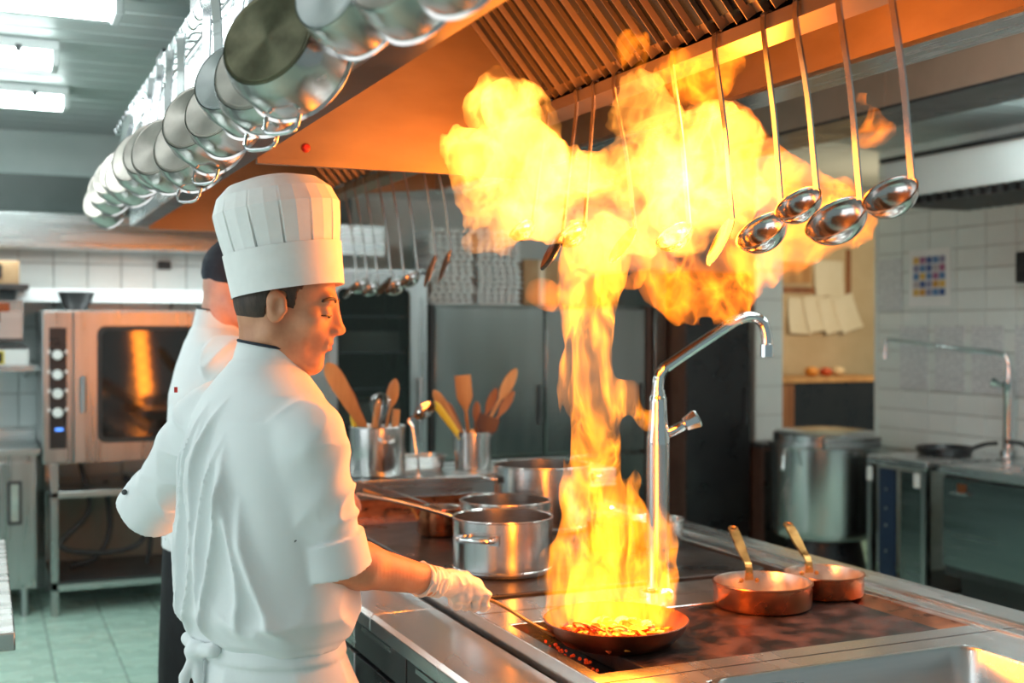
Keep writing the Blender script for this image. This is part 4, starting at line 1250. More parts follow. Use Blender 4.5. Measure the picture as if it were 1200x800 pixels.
def notice(name, label, cat, loc, w, h, face, mat, tilt=0.0, curl=0.0):
    m = MB()
    n = 6
    vs, fs = [], []
    for side in (0.0, 0.002):
        for j in range(n + 1):
            for i in range(2):
                v = j / n
                x = (i - 0.5) * w
                z = -v * h
                vs.append((x, -curl * v * v - side, z))
    off = 2 * (n + 1)
    for j in range(n):
        a = 2 * j
        fs += [(a, a + 1, a + 3, a + 2), (off + a, off + a + 2, off + a + 3, off + a + 1), (a, a + 2, off + a + 2, off + a), (a + 1, off + a + 1, off + a + 3, a + 3)]
    fs += [(0, off, off + 1, 1), (2 * n, 2 * n + 1, off + 2 * n + 1, off + 2 * n)]
    m.add(vs, fs)
    o = m.build(name, mat)
    o.location = loc
    o.rotation_euler = (0, tilt, face)
    return tag(o, label, cat)
GN = 'order papers on the passage wall'
notice('paper_sheet', 'upright paper sheet pinned on the tan passage wall', 'paper', (6.57, 8.19, 2.18), 0.30, 0.30, 0, 'paper_warm', 0.02, 0.03)
for q, (x, z, tl) in enumerate([(6.26, 1.86, 0.05), (6.40, 1.88, -0.12), (6.54, 1.87, -0.20), (6.68, 1.88, -0.28)]):
    o = notice('paper_sheet', ['bent paper sheet at the low end of the fanned row on the tan wall', 'second fanned paper sheet on the tan wall', 'third fanned paper sheet on the tan wall', 'most tilted paper sheet of the fanned row on the tan wall'][q], 'paper', (x, 8.188 - 0.012 * q, z), 0.22, 0.30, 0, 'paper_warm', tl, 0.05)
    o['group'] = GN
t = thing('notice_rail', 'brown wooden clip rail holding papers on the tan wall', 'rail', (6.4, 8.2, 1.9))
MB().box(-0.45, 0.32, -0.02, -0.001, 0.0, 0.05).build('rail', 'wood_dark', t)
MB().box(-0.40, -0.08, -0.10, -0.02, 0.08, 0.24).build('paper_tray', 'wood', t)
MB().box(0.36, 0.40, -0.02, -0.001, 0.0, 0.38).build('upright', 'wood_dark', t)

# ------------------------------------------------------------------ right-hand counter
RZ = R(90)
def rnotice(label, y, ztop, w, h, mat='paper'):
    m = MB().box(-0.0035, 0.0, -w / 2, w / 2, -h, 0)
    o = m.build('notice', mat)
    o.location = (5.588, y, ztop)
    return tag(o, label, 'notice', None)
def lines_mat(name, base, ink, sc, thr):
    m, tt, b = nodes_of(name)
    b.inputs['Roughness'].default_value = 0.35
    v = tex_coord(tt, (1, 1, 1))
    sx = tt.nodes.new('ShaderNodeSeparateXYZ')
    lk(tt, v, sx.inputs[0])
    row = math_n(tt, 'FRACT', math_n(tt, 'MULTIPLY', sx.outputs[2], sc))
    n_ = noise(tt, v, 60, 2)
    msk = math_n(tt, 'MULTIPLY', math_n(tt, 'GREATER_THAN', row, thr), math_n(tt, 'GREATER_THAN', n_, 0.46))
    mx = tt.nodes.new('ShaderNodeMix')
    mx.data_type = 'RGBA'
    mx.inputs[6].default_value = (*base, 1)
    mx.inputs[7].default_value = (*ink, 1)
    lk(tt, msk, mx.inputs[0])
    lk(tt, mx.outputs[2], b.inputs['Base Color'])
lines_mat('printed_page', (0.72, 0.76, 0.78), (0.42, 0.46, 0.50), 60, 0.55)
rnotice('tall plastic-sleeved printed sheet beside the colourful chart', 6.33, 2.06, 0.24, 0.34, 'printed_page')
ch = thing('colour_chart', 'plastic-sleeved chart of small coloured pictures on the white tiles', 'notice', (5.588, 5.975, 2.11))
MB().box(-0.003, 0.0, -0.20, 0.17, -0.37, 0.0).build('sheet', 'paper', ch)
cols = [(0.05, 0.10, 0.30), (0.35, 0.12, 0.25), (0.60, 0.30, 0.05), (0.10, 0.22, 0.45), (0.45, 0.42, 0.45), (0.70, 0.45, 0.10), (0.25, 0.25, 0.40)]
for q, cc in enumerate(cols):
    surf('chart_%d' % q, cc, None, 0.4, scale=5)
for i in range(5):
    for j in range(5):
        q = (i * 3 + j * 5 + (i * j) % 3) % 7
        MB().box(-0.0045, -0.0028, -0.155 + i * 0.058, -0.155 + i * 0.058 + 0.05, -0.30 + j * 0.052, -0.30 + j * 0.052 + 0.044).build('picture', 'chart_%d' % q, ch)
for q, (y, lab) in enumerate([(6.10, 'printed sheet in a row on the tiles, closest to the passage'), (5.78, 'printed sheet second from the passage in the tile row'), (5.47, 'printed sheet third from the passage in the tile row'), (5.13, 'printed sheet behind the sink tap')]):
    o = rnotice(lab, y, 1.61, 0.25, 0.41, 'printed_page')
    o['group'] = 'printed sheets on the right wall'
t = thing('wall_dispenser', 'black box mounted on the white tiles', 'dispenser', (5.59, 5.05, 1.93))
MB().box(-0.12, 0.0, -0.12, 0.10, -0.07, 0.11).build('body', 'rubber', t, None, 0.008)
MB().box(-0.125, -0.12, -0.10, 0.08, -0.06, 0.0).build('front_cover', 'black_panel', t, None, 0.004)

sk = thing('sink_counter', 'long stainless sink counter along the white tiled wall', 'counter', (5.2, 4.0, 0))
m = MB()
holed_plate(m, -0.40, 0.385, -2.2, 1.05, 0.80, 0.85, [(-0.30, 0.22, -0.9, 0.75)])
m.build('worktop', 'steel_y', sk, None, 0.004)
bm_ = MB()
loops(bm_, [rrect(-0.31, 0.23, -0.91, 0.76, 0.05, 0.8515), rrect(-0.298, 0.218, -0.898, 0.748, 0.05, 0.8515), rrect(-0.28, 0.20, -0.88, 0.73, 0.05, 0.62), rrect(-0.25, 0.17, -0.85, 0.70, 0.04, 0.60)])
bm_.build('basin', 'steel_y', sk, 40)
MB().box(-0.37, 0.37, -2.18, 1.03, 0.25, 0.80).build('body', 'dark_steel', sk)
for k_, (a, b_) in enumerate(((-2.15, -1.1), (-1.08, -0.03), (-0.01, 1.02))):
    d = MB().box(-0.395, -0.37, a, b_, 0.30, 0.785).build('door', 'counter_front', sk, None, 0.004)
    MB().box(-0.42, -0.394, b_ - 0.2, b_ - 0.08, 0.70, 0.715).build('handle', 'chrome', d)
    MB().box(-0.40, -0.394, b_ - 0.17, b_ - 0.11, 0.715, 0.76).build('handle_plate', 'copper_dark', d)
MB().box(-0.30, 0.30, -2.1, 0.98, 0.0, 0.25).build('plinth', 'black_panel', sk)
MB().box(0.37, 0.388, -2.2, 1.05, 0.85, 0.90).build('upstand', 'steel_y', sk)
# narrow open unit next to it
un = thing('shelf_unit', 'narrow open steel unit with a blue panel at the end of the sink counter', 'shelf unit', (5.2, 5.38, 0))
MB().box(-0.40, 0.385, -0.24, 0.25, 0.80, 0.85).build('top', 'steel_y', un, None, 0.004)
MB().box(-0.40, -0.36, -0.235, -0.20, 0.0, 0.80).build('post', 'steel_z', un)
MB().box(-0.40, -0.36, 0.21, 0.245, 0.0, 0.80).build('post', 'steel_z', un)
MB().box(-0.385, -0.37, -0.19, -0.02, 0.10, 0.78).build('door', 'counter_front', un)
bp = MB().box(-0.385, -0.37, 0.03, 0.16, 0.10, 0.78).build('blue_panel', 'blue_plastic', un)
for z in (0.30, 0.45, 0.55, 0.66):
    MB().lathe([(0, 0.004), (0.008, 0.003), (0.009, 0)], (-0.386, 0.10, z), 10, Matrix.Rotation(-PI / 2, 4, 'Y')).build('button', 'steel_z', bp)
MB().box(-0.36, 0.37, -0.235, 0.245, 0.1, 0.12).build('lower_shelf', 'dark_steel', un)
MB().box(0.36, 0.38, -0.235, 0.245, 0.0, 0.80).build('back', 'dark_steel', un)
for y_ in (-0.17, 0.22):
    MB().box(-0.408, -0.40, y_ - 0.02, y_ + 0.02, 0.70, 0.78).build('tag_clip', 'paper', un)
# tap over that sink
t = thing('sink_tap', 'chrome swivel tap with a long thin spout over the wall sink', 'tap', (5.50, 5.22, 0.85))
MB().lathe([(0, 0), (0.05, 0), (0.05, 0.03), (0.032, 0.04), (0.030, 0.36), (0.034, 0.37), (0.034, 0.44), (0.022, 0.45), (0.018, 0.52), (0, 0.52)], seg=24).build('post', 'chrome', t, 40)
sp_ = MB().tube(bez([(0, 0, 0.50), (-0.004, 0.01, 0.56), (-0.02, 0.05, 0.60), (-0.10, 0.28, 0.625), (-0.24, 0.70, 0.675), (-0.255, 0.745, 0.665), (-0.258, 0.755, 0.60)], 6), 0.012, 10).build('spout', 'chrome', t, 60)
MB().lathe([(0, 0), (0.017, 0), (0.017, 0.05), (0, 0.05)], (-0.258, 0.755, 0.555), 10).build('nozzle', 'chrome', sp_, 40)
M = Vector((0, 0, 1)).rotation_difference(Vector((-0.5, 0.75, 0.3))).to_matrix().to_4x4()
kb = MB().lathe([(0.012, 0), (0.012, 0.06), (0.026, 0.065), (0.03, 0.10), (0, 0.105)], (0, 0, 0.40), 8, M).build('knob', 'chrome', t, 30)

# big kettle
kt = thing('stock_kettle', 'huge steel boiling kettle standing at the end of the sink counter', 'kettle', (4.86, 6.10, 0))
MB().lathe([(0, 0.30), (0.30, 0.30), (0.325, 0.33), (0.33, 0.36), (0.33, 0.86), (0.345, 0.87), (0.345, 0.89), (0.32, 0.89), (0.31, 0.86), (0.31, 0.40), (0, 0.38)], seg=56).build('drum', 'pot_steel', kt, 40)
lid = MB().lathe([(0.315, 0.875), (0.315, 0.94), (0.30, 0.955), (0.10, 0.975), (0, 0.98)], seg=56).build('lid', 'pot_steel', kt, 40)
MB().box(-0.26, 0.16, -0.345, -0.30, 0.865, 0.935).build('spill_guard', 'steel_x', kt, None, 0.004)
MB().tube(bez([(-0.33, -0.06, 0.86), (-0.40, -0.12, 0.84), (-0.44, -0.16, 0.74)], 5), 0.012, 8).build('tilt_lever', 'chrome', kt, 60)
MB().lathe([(0, 0), (0.26, 0), (0.26, 0.10), (0.22, 0.30), (0, 0.30)], seg=32).build('pedestal', 'black_panel', kt, 40)
t = thing('griddle_pan', 'black cast-iron griddle pan lying on the open steel unit', 'frying pan', (5.24, 5.46, 0.85))
MB().lathe([(0, 0), (0.15, 0), (0.165, 0.03), (0.165, 0.045), (0.155, 0.045), (0.14, 0.012), (0, 0.01)], seg=32).build('body', 'black_panel', t, 40)
MB().tube(bez([(0.10, -0.12, 0.04), (0.12, -0.2, 0.07), (0.10, -0.30, 0.085)], 5), 0.012, 8).build('handle', 'black_panel', t, 60)
t = thing('black_pan', 'black pan with a raised handle next to the cast-iron griddle pan', 'frying pan', (5.50, 4.93, 0.85))
MB().lathe([(0, 0), (0.07, 0), (0.085, 0.05), (0.08, 0.05), (0.065, 0.01), (0, 0.01)], seg=32).build('body', 'black_panel', t, 40)
MB().tube(bez([(-0.05, 0.06, 0.05), (-0.10, 0.11, 0.09), (-0.17, 0.16, 0.10)], 5), 0.011, 8).build('handle', 'black_panel', t, 60)

# ------------------------------------------------------------------ smooth solid modelling on a grid (for people, cloth, flames)
_rs = np.random.RandomState(11)
_TAB = _rs.rand(32, 32, 32).astype(np.float32)


def vnoise(x, y, z):
    xi, yi, zi = np.floor(x), np.floor(y), np.floor(z)
    fx, fy, fz = x - xi, y - yi, z - zi
    fx, fy, fz = fx * fx * (3 - 2 * fx), fy * fy * (3 - 2 * fy), fz * fz * (3 - 2 * fz)
    a, b, c = xi.astype(np.int32) & 31, yi.astype(np.int32) & 31, zi.astype(np.int32) & 31
    a1, b1, c1 = (a + 1) & 31, (b + 1) & 31, (c + 1) & 31
    T = _TAB
    l = lambda p, q, f: p + (q - p) * f
    return l(l(l(T[a, b, c], T[a1, b, c], fx), l(T[a, b1, c], T[a1, b1, c], fx), fy),
             l(l(T[a, b, c1], T[a1, b, c1], fx), l(T[a, b1, c1], T[a1, b1, c1], fx), fy), fz)


class Field:
    FAR = 0.09

    def __init__(self, xs, ys, zs):
        self.ax = [np.asarray(a, dtype=np.float32) for a in (xs, ys, zs)]
        self.F = np.full([len(a) for a in self.ax], self.FAR, dtype=np.float32)

    def sl(self, lo, hi, m):
        s = []
        for a, l, h in zip(self.ax, lo, hi):
            i0 = max(0, int(np.searchsorted(a, l - m)) - 1)
            i1 = min(len(a), int(np.searchsorted(a, h + m)) + 1)
            s.append(slice(i0, max(i1, i0)))
        return tuple(s)

    def pts(self, s):
        return np.meshgrid(self.ax[0][s[0]], self.ax[1][s[1]], self.ax[2][s[2]], indexing='ij', sparse=True)

    def put(self, prim, k=0.0, mode='add', m=0.05):
        lo, hi, f = prim
        s = self.sl(lo, hi, m + k)
        if any(q.stop <= q.start for q in s):
            return self
        X, Y, Z = self.pts(s)
        b = np.broadcast_to(f(X, Y, Z), self.F[s].shape).astype(np.float32)
        a = self.F[s]
        if mode == 'add':
            r = np.minimum(a, b)
            if k > 0:
                h = np.maximum(k - np.abs(a - b), 0) / k
                r = r - h * h * k * 0.25
        elif mode == 'sub':
            b = -b
            r = np.maximum(a, b)
            if k > 0:
                h = np.maximum(k - np.abs(a - b), 0) / k
                r = r + h * h * k * 0.25
        self.F[s] = r
        return self

    def apply(self, fn):
        X, Y, Z = self.pts((slice(None),) * 3)
        self.F = fn(self.F, X, Y, Z).astype(np.float32)
        return self

    def mesh(self, name, smooth_iters=0):
        F = self.F
        ins = F < 0
        nx, ny, nz = F.shape
        cnt = np.zeros((nx - 1, ny - 1, nz - 1), np.int8)
        for dx_ in (0, 1):
            for dy_ in (0, 1):
                for dz_ in (0, 1):
                    cnt += ins[dx_:nx - 1 + dx_, dy_:ny - 1 + dy_, dz_:nz - 1 + dz_]
        act = (cnt > 0) & (cnt < 8)
        I, J, K = np.nonzero(act)
        idx = np.full(act.shape, -1, np.int32)
        idx[I, J, K] = np.arange(len(I))
        acc = np.zeros((len(I), 3))
        num = np.zeros(len(I))
        cor = [(a, b, c) for a in (0, 1) for b in (0, 1) for c in (0, 1)]
        A = self.ax
        for p in cor:
            for d in range(3):
                if p[d]:
                    continue
                q = list(p)
                q[d] = 1
                fa = F[I + p[0], J + p[1], K + p[2]]
                fb = F[I + q[0], J + q[1], K + q[2]]
                mk = (fa < 0) != (fb < 0)
                t = np.where(mk, fa / np.where(mk, fa - fb, 1), 0)
                P = [A[0][I + p[0]].astype(float), A[1][J + p[1]].astype(float), A[2][K + p[2]].astype(float)]
                Q = [A[0][I + q[0]], A[1][J + q[1]], A[2][K + q[2]]]
                for e in range(3):
                    acc[:, e] += np.where(mk, P[e] + (Q[e] - P[e]) * t, 0)
                num += mk
        V = acc / num[:, None]
        quads = []
        for d in range(3):
            e, g = (d + 1) % 3, (d + 2) % 3
            s0 = [slice(None)] * 3
            s1 = [slice(None)] * 3
            s0[d], s1[d] = slice(0, -1), slice(1, None)
            ch = ins[tuple(s0)] != ins[tuple(s1)]
            c = np.array(np.nonzero(ch))
            ok = (c[e] > 0) & (c[g] > 0) & (c[e] < F.shape[e] - 1) & (c[g] < F.shape[g] - 1)
            c = c[:, ok]
            o = [c.copy() for _ in range(4)]
            o[1][e] -= 1
            o[2][e] -= 1
            o[2][g] -= 1
            o[3][g] -= 1
            qd = np.stack([idx[tuple(w)] for w in o], 1)
            flip = ins[tuple(c)]
            qd[~flip] = qd[~flip][:, ::-1]
            quads.append(qd)
        Q = np.concatenate(quads)
        Q = Q[(Q >= 0).all(1)]
        for _ in range(smooth_iters):
            S = np.zeros_like(V)
            n = np.zeros(len(V))
            for a in range(4):
                b = (a + 1) % 4
                np.add.at(S, Q[:, a], V[Q[:, b]])
                np.add.at(S, Q[:, b], V[Q[:, a]])
                np.add.at(n, Q[:, a], 1)
                np.add.at(n, Q[:, b], 1)
            V = V * 0.5 + 0.5 * S / np.maximum(n, 1)[:, None]
        me = bpy.data.meshes.new(name)
        me.vertices.add(len(V))
        me.vertices.foreach_set('co', V.astype(np.float32).ravel())
        me.loops.add(Q.size)
        me.loops.foreach_set('vertex_index', Q.ravel().astype(np.int32))
        me.polygons.add(len(Q))
        me.polygons.foreach_set('loop_start', np.arange(0, Q.size, 4, dtype=np.int32))
        me.update(calc_edges=True)
        me.validate()
        return me


def rc(p0, p1, r0, r1, flat=None):
    """round cone; flat=(axis vector, factor) squeezes it along the axis"""
    p0, p1 = np.array(p0, float), np.array(p1, float)
    d = p1 - p0
    L2 = max(float(d @ d), 1e-12)
    R_ = max(r0, r1)
    lo, hi = np.minimum(p0, p1) - R_, np.maximum(p0, p1) + R_

    def f(X, Y, Z):
        x, y, z = X - p0[0], Y - p0[1], Z - p0[2]
        t = np.clip((x * d[0] + y * d[1] + z * d[2]) / L2, 0, 1)
        x, y, z = x - t * d[0], y - t * d[1], z - t * d[2]
        rr = r0 + (r1 - r0) * t
        if flat is None:
            return np.sqrt(x * x + y * y + z * z) - rr
        n, s = np.array(flat[0], float), flat[1]
        n = n / np.linalg.norm(n)
        q = x * n[0] + y * n[1] + z * n[2]
        return np.sqrt(np.maximum(x * x + y * y + z * z - q * q, 0) + (q / s) ** 2) * 1.0 - rr
    return lo, hi, f


def capc(p0, p1, r0, r1):
    """flat-ended cone"""
    p0, p1 = np.array(p0, float), np.array(p1, float)
    d = p1 - p0
    L = float(np.linalg.norm(d))
    n = d / L
    R_ = max(r0, r1)

    def f(X, Y, Z):
        x, y, z = X - p0[0], Y - p0[1], Z - p0[2]
        h = x * n[0] + y * n[1] + z * n[2]
        q = np.sqrt(np.maximum(x * x + y * y + z * z - h * h, 0))
        return np.maximum(q - (r0 + (r1 - r0) * np.clip(h / L, 0, 1)), np.maximum(-h, h - L))
    return np.minimum(p0, p1) - R_, np.maximum(p0, p1) + R_, f


def ell(c, r, M=None):
    c = np.array(c, float)
    r = np.array(r, float)
    R_ = r.max() if M is not None else r

    def f(X, Y, Z):
        x, y, z = X - c[0], Y - c[1], Z - c[2]
        if M is not None:
            x, y, z = (M[0][0] * x + M[1][0] * y + M[2][0] * z, M[0][1] * x + M[1][1] * y + M[2][1] * z, M[0][2] * x + M[1][2] * y + M[2][2] * z)
        k0 = np.sqrt((x / r[0]) ** 2 + (y / r[1]) ** 2 + (z / r[2]) ** 2)
        k1 = np.sqrt((x / r[0] ** 2) ** 2 + (y / r[1] ** 2) ** 2 + (z / r[2] ** 2) ** 2)
        return k0 * (k0 - 1) / np.maximum(k1, 1e-6)
    return c - R_, c + R_, f


def loft(levels, fwd, bumpf=None):
    """levels: (z, cu, cv, side half-width, depth half-width) from low to high; fwd = facing angle"""
    A = np.array(levels, float)
    A = A[np.argsort(A[:, 0])]
    cf, sf = math.cos(fwd), math.sin(fwd)
    rmax = A[:, 3:].max()
    lo = np.array([A[:, 1].min() - rmax, A[:, 2].min() - rmax, A[0, 0]])
    hi = np.array([A[:, 1].max() + rmax, A[:, 2].max() + rmax, A[-1, 0]])

    def f(X, Y, Z):
        zz = np.clip(Z, A[0, 0], A[-1, 0])
        cu, cv, a, b = (np.interp(zz, A[:, 0], A[:, i]) for i in (1, 2, 3, 4))
        x, y = X - cu, Y - cv
        p = x * cf + y * sf          # forward
        q = x * sf - y * cf          # to the right
        k0 = np.sqrt((q / a) ** 2 + (p / b) ** 2)
        d = (k0 - 1) * np.minimum(a, b) * (0.75 + 0.25 * np.abs(q / a) / np.maximum(k0, 1e-4))
        if bumpf is not None:
            d = d + bumpf(q, p, Z)
        return np.maximum(d, np.maximum(A[0, 0] - Z, Z - A[-1, 0]))
    return lo, hi, f


def fine(lo, hi, coarse, bands):
    """axis samples: coarse spacing, finer inside bands [(a, b, step)]"""
    out = [lo]
    while out[-1] < hi:
        st = coarse
        for a, b, s in bands:
            if a <= out[-1] < b:
                st = min(st, s)
        out.append(out[-1] + st)
    return np.array(out)


def head_prims(Hc, yaw, pitch, sc=1.06):
    """head-frame helper: x forward, y left, z up"""
    fw = Vector((math.cos(yaw) * math.cos(pitch), math.sin(yaw) * math.cos(pitch), -math.sin(pitch)))
    lf = Vector((-math.sin(yaw), math.cos(yaw), 0))
    up = fw.cross(lf)
    M = Matrix((fw, lf, up)).transposed()
    Mn = [[M[i][j] for j in range(3)] for i in range(3)]

    def P(x, y, z):
        return Vector(Hc) + M @ (Vector((x, y, z)) * sc)

    def E(c, r):
        return ell(P(*c), [q * sc for q in r], Mn)

    def C(a, b, r0, r1):
        return rc(P(*a), P(*b), r0 * sc, r1 * sc)
    return P, E, C, fw, lf, up, M


def add_head(F, E, C):
    F.put(E((-0.012, 0, 0.035), (0.094, 0.074, 0.088)), 0.02)
    F.put(E((-0.045, 0, -0.002), (0.058, 0.062, 0.066)), 0.03)
    F.put(E((0.030, 0, -0.035), (0.056, 0.056, 0.076)), 0.03)
    for s in (-1, 1):
        F.put(C((-0.012, 0.048 * s, -0.062), (0.058, 0.016 * s, -0.106), 0.020, 0.016), 0.03)
        F.put(E((0.052, 0.040 * s, -0.020), (0.024, 0.022, 0.020)), 0.02)
    F.put(E((0.070, 0, -0.106), (0.019, 0.021, 0.017)), 0.02)
    F.put(C((0.076, -0.032, 0.024), (0.076, 0.032, 0.024), 0.011, 0.011), 0.018)
    F.put(E((0.074, 0, -0.062), (0.022, 0.028, 0.028)), 0.02)
    for s in (-1, 1):
        F.put(E((0.101, 0.034 * s, 0.001), (0.018, 0.015, 0.0105)), 0.012, 'sub')
        F.put(E((0.0745, 0.031 * s, -0.002), (0.0135, 0.0150, 0.0125)), 0.006)
    F.put(E((0.064, 0, -0.032), (0.026, 0.034, 0.034)), 0.02)
    F.put(C((0.078, 0, 0.012), (0.088, 0, -0.030), 0.012, 0.016), 0.014)
    F.put(C((0.086, 0, 0.014), (0.104, 0, -0.026), 0.0075, 0.0100), 0.012)
    F.put(E((0.107, 0, -0.030), (0.0115, 0.0105, 0.0095)), 0.008)
    for s in (-1, 1):
        F.put(E((0.099, 0.0125 * s, -0.034), (0.0115, 0.0075, 0.0085)), 0.006)
    F.put(C((0.090, -0.016, -0.058), (0.090, 0.016, -0.058), 0.0080, 0.0080), 0.006)
    F.put(C((0.089, -0.015, -0.070), (0.089, 0.015, -0.070), 0.0085, 0.0085), 0.006)
    F.put(C((0.101, -0.03, -0.0640), (0.101, 0.03, -0.0640), 0.0035, 0.0035), 0.003, 'sub')
    F.put(C((0.0975, -0.03, -0.0640), (0.0975, 0.03, -0.0640), 0.0022, 0.0022), 0.003, 'sub')
    F.put(E((0.097, 0, -0.0815), (0.010, 0.02, 0.006)), 0.008, 'sub')
    for s in (-1, 1):
        F.put(E((-0.010, 0.077 * s, -0.010), (0.019, 0.009, 0.031)), 0.006)
        F.put(E((-0.018, 0.081 * s, 0.002), (0.014, 0.007, 0.022)), 0.004)
        F.put(E((-0.006, 0.088 * s, -0.008), (0.010, 0.008, 0.018)), 0.004, 'sub')
        F.put(E((0.006, 0.079 * s, -0.012), (0.006, 0.006, 0.007)), 0.004)


def add_hand_simple(F, wrist, elbow, palm_n, curl=1.0, r=0.009):
    """relaxed, half-closed hand continuing the forearm"""
    w, e = Vector(wrist), Vector(elbow)
    f = (w - e).normalized()
    n = Vector(palm_n)
    n = (n - f * n.dot(f)).normalized()
    l = f.cross(n)
    F.put(rc(w, w + f * 0.05, 0.028, 0.030, (n, 0.55)), 0.02)
    F.put(rc(w + f * 0.05, w + f * 0.085, 0.034, 0.036, (n, 0.45)), 0.02)
    for i, (o, s) in enumerate(((-0.030, 0.92), (-0.010, 1.05), (0.010, 1.0), (0.029, 0.8))):
        k = w + f * 0.092 + l * o
        a = k + (f * 0.034 + n * 0.014 * curl) * s
        b = a + (f * 0.008 + n * 0.026 * curl) * s
        c = b + (f * -0.014 + n * 0.012 * curl) * s
        F.put(rc(k, a, r + 0.001, r), 0.008)
        F.put(rc(a, b, r, r - 0.001), 0.004)
        F.put(rc(b, c, r - 0.001, r - 0.002), 0.004)
    t0 = w + f * 0.03 - l * 0.028
    t1 = t0 + f * 0.035 - l * 0.022 + n * 0.012
    F.put(rc(t0, t1, 0.013, 0.011), 0.012)
    F.put(rc(t1, t1 + f * 0.03 + n * 0.010 * curl + l * 0.006, 0.0105, 0.0085), 0.005)


def grip_hand(F, H, ax, wrist, e1, e2, grow=0.0):
    """right hand closed round a handle: H point on the handle, ax along it (towards the pan), e1 towards the back of the hand, e2 up"""
    H, ax, wrist, e1, e2 = (Vector(q) for q in (H, ax, wrist, e1, e2))

    def C(s, phi, r):
        a = R(phi)
        return H + ax * s + (e1 * math.cos(a) + e2 * math.sin(a)) * r
    g = grow
    pc = C(-0.012, 28, 0.027)
    F.put(rc(wrist, pc, 0.029 + g, 0.029 + g), 0.02)
    F.put(rc(C(-0.03, 40, 0.026), C(0.026, 30, 0.024), 0.023 + g, 0.020 + g), 0.02)
    for i, (s, ln, rr_) in enumerate(((0.046, 1.0, 0.0102), (0.024, 1.05, 0.0106), (0.001, 1.0, 0.0102), (-0.020, 0.92, 0.0092))):
        k = C(s, -18 - 6 * i, 0.031)
        F.put(rc(C(s * 0.45 - 0.008, 22, 0.029), k, 0.017 + g, rr_ + 0.0025 + g), 0.010)
        chain = [k, C(s + 0.006, -78, 0.028), C(s + 0.007, -140, 0.022 * ln), C(s + 0.005, -200, 0.020)]
        for a, b in zip(chain, chain[1:]):
            F.put(rc(a, b, rr_ + g, rr_ - 0.0008 + g), 0.0035)
    t0 = C(-0.020, 78, 0.026)
    t1 = C(0.022, 112, 0.026)
    t2 = C(0.056, 140, 0.019)
    F.put(rc(C(-0.035, 55, 0.024), t0, 0.019 + g, 0.0165 + g), 0.012)
    F.put(rc(t0, t1, 0.0145 + g, 0.0120 + g), 0.008)
    F.put(rc(t1, t2, 0.0115 + g, 0.0095 + g), 0.004)


def axes_for(lo, hi, step):
    return [np.arange(l, h + step, step) for l, h in zip(lo, hi)]


def sdf_obj(name, F, mat, parent, it=0):
    return mesh_obj(name, F.mesh(name, it), mat, parent, 180)


# ------------------------------------------------------------------ the chef
CY = R(-23.9)
chef = thing('person', 'person in a tall white chef hat and jacket holding the burning pan, one hand gloved', 'person', (0.5557, 2.488, 0), CY)
FA = R(46)                                         # facing of the torso in the chef's frame
rt_ = Vector((math.sin(FA), -math.cos(FA), 0))     # towards his right
fo_ = Vector((math.cos(FA), math.sin(FA), 0))
TC = Vector((-0.025, 0.0, 0))
SR = TC + rt_ * 0.160 + Vector((0, 0, 1.372))
SL = TC - rt_ * 0.185 + Vector((0, 0, 1.388))
ELR = Vector((0.130, -0.085, 1.120))
WRR = Vector((0.318, 0.105, 1.036))
ELL = Vector((-0.325, 0.24, 1.185))
WRL = Vector((-0.16, 0.42, 1.10))
HANDL = Vector((0.3847, 0.190, 0.986))
Hc = Vector((0.035, 0.0, 1.637))
P_, E_, C_, hfw, hlf, hup, hM = head_prims(Hc, R(1), R(12))

B = Field(fine(-0.55, 0.55, 0.007, [(-0.11, 0.18, 0.0026)]), fine(-0.32, 0.62, 0.007, [(-0.11, 0.12, 0.0028)]), fine(-0.01, 1.78, 0.008, [(1.48, 1.76, 0.0026)]))
TOR = [(0.84, 0.0, 0.0, 0.130, 0.095), (1.02, -0.015, 0, 0.140, 0.105), (1.18, -0.02, 0, 0.165, 0.115), (1.32, -0.025, 0, 0.180, 0.115), (1.42, -0.025, 0, 0.165, 0.090), (1.47, -0.02, 0, 0.10, 0.07)]
B.put(loft(TOR, FA), 0.02)
HIP = Vector((0.01, 0.0, 0.92))
for s in (-1, 1):
    hp_ = HIP + rt_ * 0.085 * s
    kn_ = hp_ + Vector((0.02, 0, -0.44)) + rt_ * 0.02 * s
    an_ = kn_ + Vector((-0.02, 0, -0.40))
    B.put(rc(hp_ + Vector((0, 0, -0.06)), kn_, 0.068, 0.056), 0.03)
    B.put(rc(kn_, an_, 0.057, 0.040), 0.02)
    B.put(rc(an_ + Vector((0, 0, -0.03)) - fo_ * 0.03, an_ + Vector((0, 0, -0.045)) + fo_ * 0.15, 0.034, 0.030), 0.03)
for S_, E2, W_, rr_ in ((SR, ELR, WRR, (0.052, 0.046, 0.031)), (SL, ELL, WRL, (0.052, 0.045, 0.030))):
    B.put(rc(S_, E2, rr_[0], rr_[1]), 0.03)
    mid = E2 + (W_ - E2) * 0.3
    B.put(rc(E2, mid, rr_[1], rr_[1] + 0.001), 0.02)
    B.put(rc(mid, W_, rr_[1] + 0.001, rr_[2]), 0.02)
B.put(rc(Vector((-0.018, 0, 1.45)), P_(-0.034, 0, -0.045), 0.064, 0.056), 0.03)
add_head(B, E_, C_)
add_hand_simple(B, WRL, ELL, (0.5, -0.3, -0.6))
AXH = Vector((0.905, 0.395, -0.16)).normalized()
e1 = Vector((-0.10, -0.82, 0.55))
e1 = (e1 - AXH * e1.dot(AXH)).normalized()
e2 = AXH.cross(e1)
if e2.z < 0:
    e2 = -e2
grip_hand(B, HANDL, AXH, WRR, e1, e2, -0.002)
body = sdf_obj('body', B, 'skin', chef, 1)
del B
